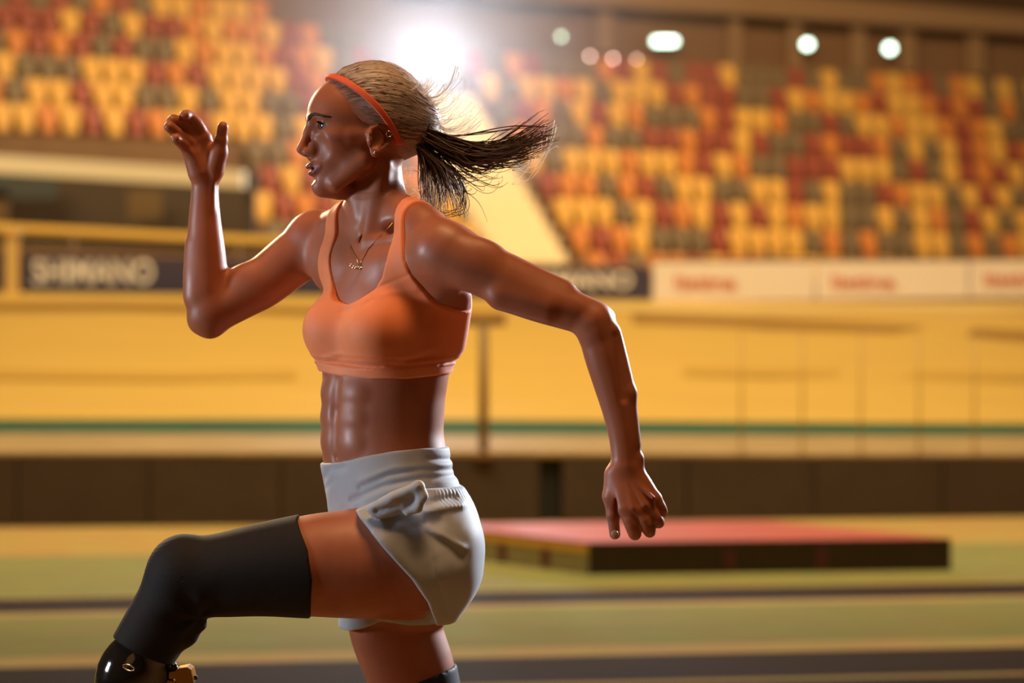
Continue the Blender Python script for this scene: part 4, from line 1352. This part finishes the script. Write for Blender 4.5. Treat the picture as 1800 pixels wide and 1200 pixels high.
# sleeve on the other leg, just in the picture at the bottom
sf2 = chain([(W(722, 1178, 88), 80), (W(748, 1262, 88), 70), (W(770, 1340, 88), 60), (W(800, 1420, 88), 62), (W(850, 1530, 88), 50), (W(905, 1660, 88), 36), (W(935, 1740, 88), 33)], 16)
gk = Grid((-0.27, -0.03, pyz(1760)), (0.10, 0.22, pyz(1100)), 0.004).apply(sf2)
x, y, z = gk.xyz()
a, b = W(640, 1222, 88), W(803, 1166, 88)
t = b - a; n = np.array([-t[2], t[0]]) / math.hypot(t[0], t[2])
Fk = smax(gk.F - 0.003, (x - np.float32(a[0])) * np.float32(n[0]) + (z - np.float32(a[2])) * np.float32(n[1]) + 0 * y, 0.002)
M_sleeve2 = mat('sleeve_navy', (0.018, 0.022, 0.034), 0.6, 0.15, 60, 0.4, bump=0.2, bscale=800)
vb, qb = mesh_field(Fk.astype(np.float32), gk, 1)
tag(adopt(mesh_np('knee_sleeve', vb, qb, M_sleeve2)), 'dark navy sleeve on the standing leg')
# running shoe at the foot of that leg, toe on the floor
def fz(px, z, d=88): return np.array([W(px, 0, d)[0], d / 1000, z])
shoe_p = [rc(fz(950, 0.115), fz(885, 0.045), 36, 34, 20), rc(fz(885, 0.045), fz(820, 0.032), 36, 28, 20), rc(fz(940, 0.15), fz(930, 0.19), 36, 36, 20)]
gk = Grid((-0.16, 0.02, 0.0), (0.13, 0.16, 0.30), 0.004).apply(shoe_p)
vb, qb = mesh_field(smax(gk.F, 0.006 - gk.xyz()[2] + 0 * gk.F, 0.004).astype(np.float32), gk, 1)
shoe = adopt(mesh_np('running_shoe', vb, qb, mat('shoe_grey', (0.35, 0.33, 0.32), 0.6)))

# prosthesis on the lifted leg: glossy socket, clamp, blade
M_carbon = mat('socket_black_gloss', (0.010, 0.008, 0.007), 0.12, 0.2, 90, 0.6, coat=0.8)
M_gold = mat('clamp_gold', (0.75, 0.40, 0.10), 0.25, 0.1, metallic=1.0)
M_steel = mat('bolt_dark_steel', (0.08, 0.07, 0.06), 0.3, metallic=1.0)
M_logo = mat('logo_silver', (0.75, 0.70, 0.66), 0.3, metallic=0.6)
gp = Grid((-0.80, -0.22, pyz(1420)), (-0.50, 0.0, pyz(1080)), 0.0024)
gp.apply(chain([(W(286, 1088, -110), 50), (W(250, 1146, -110), 50), (W(228, 1185, -110), 57), (W(222, 1240, -110), 52), (W(232, 1300, -110), 36), (W(240, 1340, -110), 24)], 16) + [rc(W(282, 1178, -110), W(284, 1215, -110), 24, 22, 14)])
vb, qb = mesh_field(gp.F, gp, 2)
socket = adopt(mesh_np('prosthetic_socket', vb, qb, M_carbon)); tag(socket, 'glossy black socket of the prosthesis')
def logo_arc(px, py, w, h, flip):
    pts = []
    for i in range(13):
        t = i / 12 * 2 - 1
        X = px + t * w; Y = py + flip * h * (1 - t * t) + t * 3
        d = -110 - math.sqrt(max(58.5 ** 2 - ((X - 228) * 0.88 + (Y - 1178) * 0.1) ** 2, 1)) * 1.0
        pts.append(W(X, Y, d - 0.5))
    return MB().tube(pts, 0.0011, 6).build('logo_mark', M_logo)
for sgn, dy in ((-1, -1), (1, 1)):
    adopt(logo_arc(226, 1173 + dy, 10, 4, sgn), socket)
clamp = MB()
c0 = Vector(W(326, 1188, -112))
clamp.box(c0, (0.030, 0.045, 0.034), Matrix.Rotation(-0.2, 3, 'Y'), 0.006)
clamp.box(Vector(W(308, 1184, -112)), (0.020, 0.030, 0.012), Matrix.Rotation(-0.2, 3, 'Y'), 0.003)
clamp.box(Vector(W(306, 1200, -112)), (0.024, 0.034, 0.012), Matrix.Rotation(0.1, 3, 'Y'), 0.003)
cl = adopt(clamp.build('clamp', M_gold), socket); tag(cl, 'gold metal clamp')
adopt(MB().tube([W(336, 1192, -112), W(347, 1190, -112)], 0.004, 8).build('bolt', M_steel, smooth=True), socket)
adopt(MB().tube([W(303, 1172, -112), W(312, 1178, -112)], [0.010, 0.005], 8).build('bolt', M_steel, smooth=True), socket)
bl = MB()
pth = [(252, 1210), (330, 1230), (392, 1290), (410, 1370), (380, 1450), (330, 1530), (300, 1600), (262, 1650), (205, 1668)]
A = [Vector(W(px, py, -150)) for px, py in pth]; B = [Vector(W(px, py, -72)) for px, py in pth]
th = []
for i in range(len(pth)):
    tt = (A[min(i + 1, len(A) - 1)] - A[max(i - 1, 0)]).normalized(); th.append(Vector((tt.z, 0, -tt.x)) * 0.011)
bl.strip(A, B); bl.strip([b_ + t_ for b_, t_ in zip(B, th)], [a_ + t_ for a_, t_ in zip(A, th)])
bl.strip([a_ + t_ for a_, t_ in zip(A, th)], A); bl.strip(B, [b_ + t_ for b_, t_ in zip(B, th)])
adopt(bl.build('running_blade', M_carbon, smooth=False))

# ---- eyes, brows, jewellery ------------------------------------------------------------------
M_eye = bpy.data.materials.new('eyeball'); M_eye.use_nodes = True
nt = M_eye.node_tree; b = nt.nodes['Principled BSDF']; b.inputs['Roughness'].default_value = 0.06; b.inputs['Coat Weight'].default_value = 1.0
tc = nt.nodes.new('ShaderNodeTexCoord'); sx = nt.nodes.new('ShaderNodeSeparateXYZ'); nt.links.new(tc.outputs['Object'], sx.inputs[0])
mr = nt.nodes.new('ShaderNodeMapRange'); mr.inputs['From Min'].default_value = 0.009; mr.inputs['From Max'].default_value = 0.0125
nt.links.new(sx.outputs['X'], mr.inputs['Value'])
cr = nt.nodes.new('ShaderNodeValToRGB'); cr.color_ramp.elements[0].color = (0.36, 0.30, 0.27, 1); cr.color_ramp.elements[0].position = 0.0
cr.color_ramp.elements[1].color = (0.004, 0.004, 0.004, 1); cr.color_ramp.elements[1].position = 0.83
e = cr.color_ramp.elements.new(0.36); e.color = (0.34, 0.28, 0.25, 1)
e = cr.color_ramp.elements.new(0.40); e.color = (0.06, 0.05, 0.05, 1)
e = cr.color_ramp.elements.new(0.78); e.color = (0.07, 0.06, 0.05, 1)
nt.links.new(mr.outputs[0], cr.inputs[0]); nt.links.new(cr.outputs[0], b.inputs['Base Color'])
for X, Y, Z in EYE:
    m = MB().sphere((0, 0, 0), 0.0124, 24, 16)
    o = m.build('eye', M_eye, None, True)
    R4 = Matrix([list(HR[0]) + [0], list(HR[1]) + [0], list(HR[2]) + [0], [0, 0, 0, 1]])
    Rg = Matrix.Rotation(math.radians(20), 4, 'Z')
    o.matrix_world = Matrix.Translation(Vector(hp(X, Y, Z))) @ R4 @ Rg
    adopt(o, body)
M_brow = mat('brow_hair', (0.035, 0.020, 0.014), 0.6)
M_hair = mat('hair_dark_blonde', (0.42, 0.33, 0.28), 0.42, 0.5, 120, 0.5, stretch=(1, 1, 1))
_nt = M_hair.node_tree
_a = _nt.nodes.new('ShaderNodeAttribute'); _a.attribute_name = 'hairline'
_m = _nt.nodes.new('ShaderNodeMix'); _m.data_type = 'RGBA'; _m.inputs['B'].default_value = (0.37, 0.125, 0.062, 1)
_b = _nt.nodes['Principled BSDF']
_src = _b.inputs['Base Color'].links[0].from_socket
_nt.links.new(_a.outputs['Fac'], _m.inputs['Factor']); _nt.links.new(_src, _m.inputs['A']); _nt.links.new(_m.outputs['Result'], _b.inputs['Base Color'])
M_tail = mat('hair_wet_brown', (0.075, 0.042, 0.024), 0.38, 0.4, 60, 0.5)
rb = np.random.RandomState(2)
for s in (1, -1):
    bm_ = MB()
    for i in range(220):
        t = rb.uniform(0, 1)
        Y = s * (10 + 38 * t); Z = 38.5 + 7 * math.sin(min(t * 2.4, 2.9)) - 3.5 * t * t
        zoff = rb.uniform(-4.4, 3.4) * (1 - 0.6 * t)
        q = []
        for a_, (dy_, dz_) in enumerate(((0, 0), (4.5, 1.4 - 2.2 * t), (9, 1.6 - 4.4 * t))):
            yy, z_ = Y + s * dy_, Z + zoff * (1 - 0.2 * a_) + dz_
            q.append(hp(surf_x(yy, z_) + (0.2, 0.9, 0.9)[a_], yy, z_))
        bm_.tube(q, [0.0008, 0.0010, 0.0003], 4)
    adopt(bm_.build('eyebrow', M_brow, smooth=True), body)
    lash = MB()
    EX, EY, EZ = EYE[0] if s == 1 else EYE[1]
    for i in range(26):
        t = i / 25
        an = -0.75 + 1.65 * t
        Y = EY + s * 13.4 * math.sin(an); Xf = EX + 13.4 * math.cos(an); zt = EZ + 4.8 - 2.6 * (t - 0.45) ** 2 * 4
        lash.tube([hp(Xf - 0.6, Y, zt), hp(Xf + 1.6, Y + s * 0.4, zt + 0.2), hp(Xf + 4.6, Y + s * 2.8 * t, zt + 2.4)], [0.0010, 0.0008, 0.0002], 4)
    adopt(lash.build('eyelashes', M_brow), body)

M_silver = mat('earring_silver', (0.85, 0.82, 0.78), 0.12, metallic=1.0)
def ring_mesh(c, r, rr, ax1, ax2, n=20):
    return MB().tube([Vector(c) + Vector(ax1) * r * math.cos(2 * math.pi * i / n) + Vector(ax2) * r * math.sin(2 * math.pi * i / n) for i in range(n + 1)], rr, 6)
e1 = MB().sphere(hp(2, 82, -25), 0.0028, 10, 8).build('earring', M_silver, None, True); adopt(e1)
e2 = ring_mesh(hp(-23, 85, 8), 0.0050, 0.0010, Fv, Uv).build('earring', M_silver, None, True); adopt(e2)
M_goldj = mat('necklace_gold', (0.80, 0.55, 0.25), 0.2, metallic=1.0)
cn = MB()
pts = [W(690, 392, -84)] + [chest_front(q, p, 3.0) for q, p in ((-34, 440), (-26, 458), (-19, 468), (-12, 458), (10, 440))] + [W(618, 395, 20)]
cn.tube(pts[:4], 0.0006, 5); cn.tube(pts[3:], 0.0006, 5)
nk = adopt(cn.build('necklace', M_goldj, None, True)); tag(nk, 'thin gold necklace with small pendant')
pd = MB()
pc = Vector(chest_front(-19, 474, 4.0))
for i in range(7):
    pd.sphere(pc + Vector(((i - 3) * 0.0042, -0.0005, 0.0005 * (i - 3) ** 2 + 0.0006 * math.cos(i * 2.3))), (0.0026, 0.002, 0.0034), 8, 6)
adopt(pd.build('pendant', M_silver, None, True), nk)

# ---- hair ---------------------------------------------------------------------------------------
gh = Grid(HO - np.array([0.125, 0.11, 0.075]), HO + np.array([0.135, 0.11, 0.150]), 0.0013)
gh.apply([he(-2, 0, 38, (96, 72, 88), 14)] + skull[1:2] + [hc((-20, 0, 60), (-84, 0, 38), 72, 40, 30), hc((-78, 0, 40), (-96, 0, 30), 34, 20, 20)], 0.02)
x, y, z = gh.xyz()
dx, dy, dz = x - np.float32(HO[0]), y - np.float32(HO[1]), z - np.float32(HO[2])
lX = (dx * HR[0, 0] + dy * HR[1, 0]) * 1000; lY = (dx * HR[0, 1] + dy * HR[1, 1]) * 1000; lZ = dz * 1000 + 0 * lX
lX = lX + 0 * lZ; lY = lY + 0 * lZ
ang = np.arctan2(lY, lZ - 28)
rad = np.sqrt((lX + 100) ** 2 + lY ** 2 + (lZ - 26) ** 2)
st_ = 0.5 * np.sin(ang * 46 + 2.0 * np.sin(rad * 0.05)) + 0.35 * np.sin(ang * 83 + 1.3 + 1.5 * np.sin(rad * 0.04)) + 0.3 * np.sin(ang * 19 + 0.7)
hairline = np.interp(lZ.ravel(), [-70, -50, -30, -12, 4, 18, 30, 44, 60, 78, 96, 112, 130], [-80, -62, -46, -36, -30, -8, 22, 36, 48, 62, 76, 84, 90]).astype(np.float32).reshape(lZ.shape)
jag = 1.2 * np.sin(lZ * 0.23 + lY * 0.1)
edge = (lX - hairline + jag) / 1000
thick = -0.0012 + 0.0086 * np.clip((-edge - 0.002) / 0.045, 0, 1)
Fh = smax(gh.F - thick - 0.0006 * st_ * np.clip(-edge / 0.02, 0.2, 1), edge, 0.002)
vb, qb = mesh_field(Fh.astype(np.float32), gh, 1)
hv = (vb - HO) @ HR * 1000
hl2 = np.interp(hv[:, 2], [-70, -50, -30, -12, 4, 18, 30, 44, 60, 78, 96, 112, 130], [-80, -62, -46, -36, -30, -8, 22, 36, 48, 62, 76, 84, 90])
root_f = np.clip((hv[:, 0] - hl2 + 38) / 34, 0, 1)
hair = adopt(mesh_np('hair', vb, qb, M_hair, None, True, {'hairline': root_f})); tag(hair, 'dark blonde hair combed tightly back')
# combed strands lying on the cap
def hair_d(p):
    ijk = (p - gh.lo) / gh.h
    i = np.clip(np.round(ijk).astype(int), 0, np.array(gh.F.shape) - 1)
    return FH_[tuple(i)]
FH_ = Fh
rsg = np.random.RandomState(9)
comb = MB(); comb_f = MB()
HLZ = [-70, -50, -30, -12, 4, 18, 30, 44, 60, 78, 96, 112, 130]; HLX = [-80, -62, -46, -36, -30, -8, 22, 36, 48, 62, 76, 84, 90]
Cc = hp(-10, 0, 40)
def on_cap(p, lift):
    d = p - Cc; d = d / np.linalg.norm(d)
    r = 0.150
    while r > 0.02:
        if hair_d(Cc + d * r) < 0: break
        r -= 0.0007
    return Cc + d * (r + lift)
for i in range(620):
    Zs = rsg.uniform(2, 126); sd = 1 if rsg.uniform() < 0.8 else -1
    front_ = rsg.uniform() < 0.35
    Xs = np.interp(Zs, HLZ, HLX) - (rsg.uniform(6, 14) if front_ else rsg.uniform(36, 75))
    Ys = 110.0
    while Ys > 0 and hair_d(hp(Xs, sd * Ys, Zs)) > 0: Ys -= 1.0
    a_ = hp(Xs, sd * Ys, Zs); b_ = hp(-97 + rsg.normal(0, 2), rsg.normal(0, 6), 27 + rsg.normal(0, 7))
    t1 = rsg.uniform(0.55, 1.0); lift = rsg.uniform(-0.0006, 0.0004)
    pts = [on_cap(a_ * (1 - t) + b_ * t, lift) for t in np.linspace(0, t1, 9)]
    w_ = rsg.uniform(0.5, 1.1) / 1000
    (comb_f if front_ else comb).tube(pts, [w_ * 0.12, w_ * 0.35, w_ * 0.8] + [w_] * 5 + [w_ * 0.4], 4)
M_strand = mat('hair_strand_blonde', (0.55, 0.45, 0.40), 0.38, 0.6, 35, 0.5)
adopt(comb.build('combed_strands', M_strand, None, True), hair)
adopt(comb_f.build('hairline_strands', mat('hair_strand_dark', (0.24, 0.13, 0.075), 0.5, 0.4, 35, 0.35), None, True), hair)
# headband
p0 = np.array([(645 - 583) / 0.97, 117.0]); p1 = np.array([(645 + 14 - 707) / 0.97, -6.0])
tdir = (p1 - p0) / np.linalg.norm(p1 - p0); nrm = np.array([-tdir[1], tdir[0]])
dist = ((lX - p0[0]) * nrm[0] + (lZ - p0[1]) * nrm[1]) / 1000
curve = 0.010 * (np.clip(((lX - p0[0]) * tdir[0] + (lZ - p0[1]) * tdir[1]) / 170, 0, 1) - 0.5) ** 2 * 4 - 0.006
Fhb = smax(smin(gh.F - 0.0095, 0 * gh.F + 1, 0.001), np.abs(dist - curve) - 0.0058, 0.002)
Fhb = smax(Fhb, -(lZ + 8) / 1000, 0.002)
M_hb = mat('headband_orange', (0.82, 0.13, 0.05), 0.6, 0.05, bump=0.1, bscale=900)
vb, qb = mesh_field(Fhb.astype(np.float32), gh, 1)
tag(adopt(mesh_np('headband', vb, qb, M_hb)), 'thin orange-red headband')
# hair tie and ponytail strands
def bez(P, n):
    P = [np.array(p) for p in P]; out = []
    for i in range(n + 1):
        t = i / n; Q = P
        while len(Q) > 1: Q = [a * (1 - t) + b_ * t for a, b_ in zip(Q[:-1], Q[1:])]
        out.append(Q[0])
    return out
rs = np.random.RandomState(5)
root = (748, 222)
tail = MB(); wisps = MB()
WAVE = 0.0042
U = rs.uniform; N = rs.normal
def strand(mb, P, r0, r1, n=12, sides=4):
    pts = bez(P, n)
    ph, am, fq = U(0, 6.28), abs(N(0, 1.0)) * WAVE, U(5, 11)
    pts = [p + np.array([0.3, 0.6 * math.cos(ph), 1.0]) * am * (i / n) * math.sin(ph + fq * i / n) for i, p in enumerate(pts)]
    mb.tube(pts, [r0 + (r1 - r0) * (i / n) ** 1.5 for i in range(n + 1)], sides)
for i in range(230):        # main stream blown backwards
    e = U(0, 1)
    ex = 800 + 175 * U(0.15, 1) ** 0.8; ey = 300 - 74 * (ex - 800) / 180 + N(0, 14) + 22 * (e - 0.5)
    y0 = U(-18, 18); sx_, sy_ = root[0] + N(0, 5), root[1] + 22 * (e - 0.35)
    d0, d1 = N(-5, 12), N(-5, 26)
    P = [W(sx_ - 30, sy_ * 0.6 + 88, d0 * 0.5), W(sx_ + 40, sy_ + 22 + 14 * e, d0), W(sx_ + (ex - sx_) * 0.55, 285 + 18 * e + N(0, 9), (d0 + d1) / 2), W(ex - 35, ey + 16 + N(0, 8), d1), W(ex, ey + N(0, 5), d1)]
    strand(tail, P, U(1.0, 2.2) / 1000, 0.0004)
for i in range(34):         # long wispy ends
    ex, ey = U(920, 992), U(212, 300)
    ey = 222 + (992 - ex) * 0.55 + N(0, 12)
    d1 = N(-5, 25)
    P = [W(root[0] + 20, root[1] + 16, -5), W(830, 285 + N(0, 8), d1 / 2), W(900, 258 + N(0, 12), d1), W(ex, ey, d1)]
    strand(tail, P, 0.0012, 0.0003)
for i in range(4):          # one long lock over the top
    P = [W(770, 236, -8), W(820, 246 + N(0, 3), -8), W(880, 214 + N(0, 3), -14), W(962, 224 + N(0, 3), -14)]
    strand(tail, P, 0.0013, 0.0004)
for i in range(120):        # lock hanging behind the neck
    ex = U(740, 815); ey = U(335, 384) if U() < 0.75 else U(300, 340)
    d0, d1 = N(-5, 12), N(-5, 24)
    P = [W(root[0] - 30 + N(0, 3), root[1] + 8 + N(0, 5), d0 * 0.5), W(755 + N(0, 8), 275, d0), W(ex - 5 + N(0, 8), 300 + N(0, 10), d1), W(ex + N(0, 6), ey - 25, d1), W(ex + N(2, 8), ey, d1)]
    strand(tail, P, U(0.8, 1.9) / 1000, 0.0004)
for i in range(26):         # curled loose ends
    cx_, cy_ = U(770, 850), U(290, 340); r_ = U(14, 40)
    d1 = N(-5, 20)
    P = [W(770, 262, -5), W(cx_ - 10, cy_, d1), W(cx_ + r_, cy_ + r_ * 0.9, d1), W(cx_ + r_ * 1.6, cy_ + r_ * 0.1, d1), W(cx_ + r_ * U(0.9, 2.4), cy_ - r_ * U(-0.2, 0.5), d1)]
    strand(tail, P, U(0.5, 1.0) / 1000, 0.0003)
for i in range(8):
    P = [W(790, 285, -5), W(825, 330, -5), W(835 + N(0, 5), 375, 0), W(800 + N(0, 14), 388 + N(0, 6), 0), W(770 + N(0, 10), 372, 0)]
    strand(tail, P, 0.0009, 0.0003)
P = [W(800, 330, -5), W(835, 340, -5), W(852, 370, 0), W(858, 388, 0)]; strand(tail, P, 0.0007, 0.0003)
pt = adopt(tail.build('ponytail', M_tail, None, True)); tag(pt, 'dark wet ponytail flying backwards in strands')
WAVE = 0.0012
# fine flyaway hairs that catch the floodlight
for i in range(110):
    t = U(0, 1)
    bx, by = 690 + 95 * t, 148 + 95 * t * t
    ln = U(18, 60) * (0.35 + 0.9 * t)
    a_ = -0.25 - 0.35 * U(0, 1)
    d0 = N(-4, 20)
    P = [W(bx, by, d0), W(bx + ln * 0.5, by + 10 + ln * 0.10, d0), W(bx + ln * 0.9, by + ln * (a_ * 0.4) + 4, d0), W(bx + ln * 1.15, by + ln * a_, d0)]
    strand(wisps, P, 0.0007, 0.0006, 9)
for i in range(5):
    P = [W(715, 158, -2), W(745, 186, -2), W(790 + N(0, 5), 172 + N(0, 5), -2), W(803 + N(0, 4), 120 + N(0, 8), -2)]
    strand(wisps, P, 0.0007, 0.0006, 14)
for i in range(30):
    bx = 660 + 60 * U(0, 1); by = 121 + (bx - 660) ** 2 * 0.004
    P = [W(bx, by + 4, N(0, 20)), W(bx + N(0, 2), by - 3, 0), W(bx + N(2, 3), by - U(4, 12), 0)]
    strand(wisps, P, 0.0004, 0.0003, 4)
for i in range(40):
    bx, by = U(700, 790), U(290, 370)
    P = [W(bx, by, N(0, 15)), W(bx + N(0, 20), by + N(0, 15), 0), W(bx + N(10, 25), by + N(5, 20), 0), W(bx + N(15, 30), by + N(10, 20), 0)]
    strand(wisps, P, 0.00035, 0.0003, 8)
for i in range(14):
    ex = U(930, 985)
    P = [W(900, 300 + N(0, 10), 0), W(930, 310 + N(0, 12), 0), W(ex, 280 + N(0, 20), 0), W(ex + N(5, 8), 235 + N(0, 20), 0)]
    strand(wisps, P, 0.0004, 0.0003, 8)
M_wisp = mat('hair_flyaway_blonde', (0.75, 0.66, 0.56), 0.3, 0.1)
_nt = M_wisp.node_tree; _tr = _nt.nodes.new('ShaderNodeBsdfTranslucent'); _tr.inputs[0].default_value = (0.95, 0.90, 0.82, 1)
_ms = _nt.nodes.new('ShaderNodeMixShader'); _ms.inputs[0].default_value = 0.7
_nt.links.new(_nt.nodes['Principled BSDF'].outputs[0], _ms.inputs[1]); _nt.links.new(_tr.outputs[0], _ms.inputs[2])
_nt.links.new(_ms.outputs[0], _nt.nodes['Material Output'].inputs[0])
adopt(wisps.build('flyaway_hair', M_wisp, None, True), hair)
tie = ring_mesh(W(752, 226, -4), 0.017, 0.0045, (0.25, 0, 0.97), (0, 1, 0)).build('hair_tie', M_brow, None, True); adopt(tie)
# thumb nail on the near hand
nl = MB().sphere(W(1081, 939, -196), (0.0062, 0.0018, 0.0075), 12, 8).build('fingernail', mat('nail_pale', (0.50, 0.32, 0.25), 0.25), None, True); adopt(nl, body)
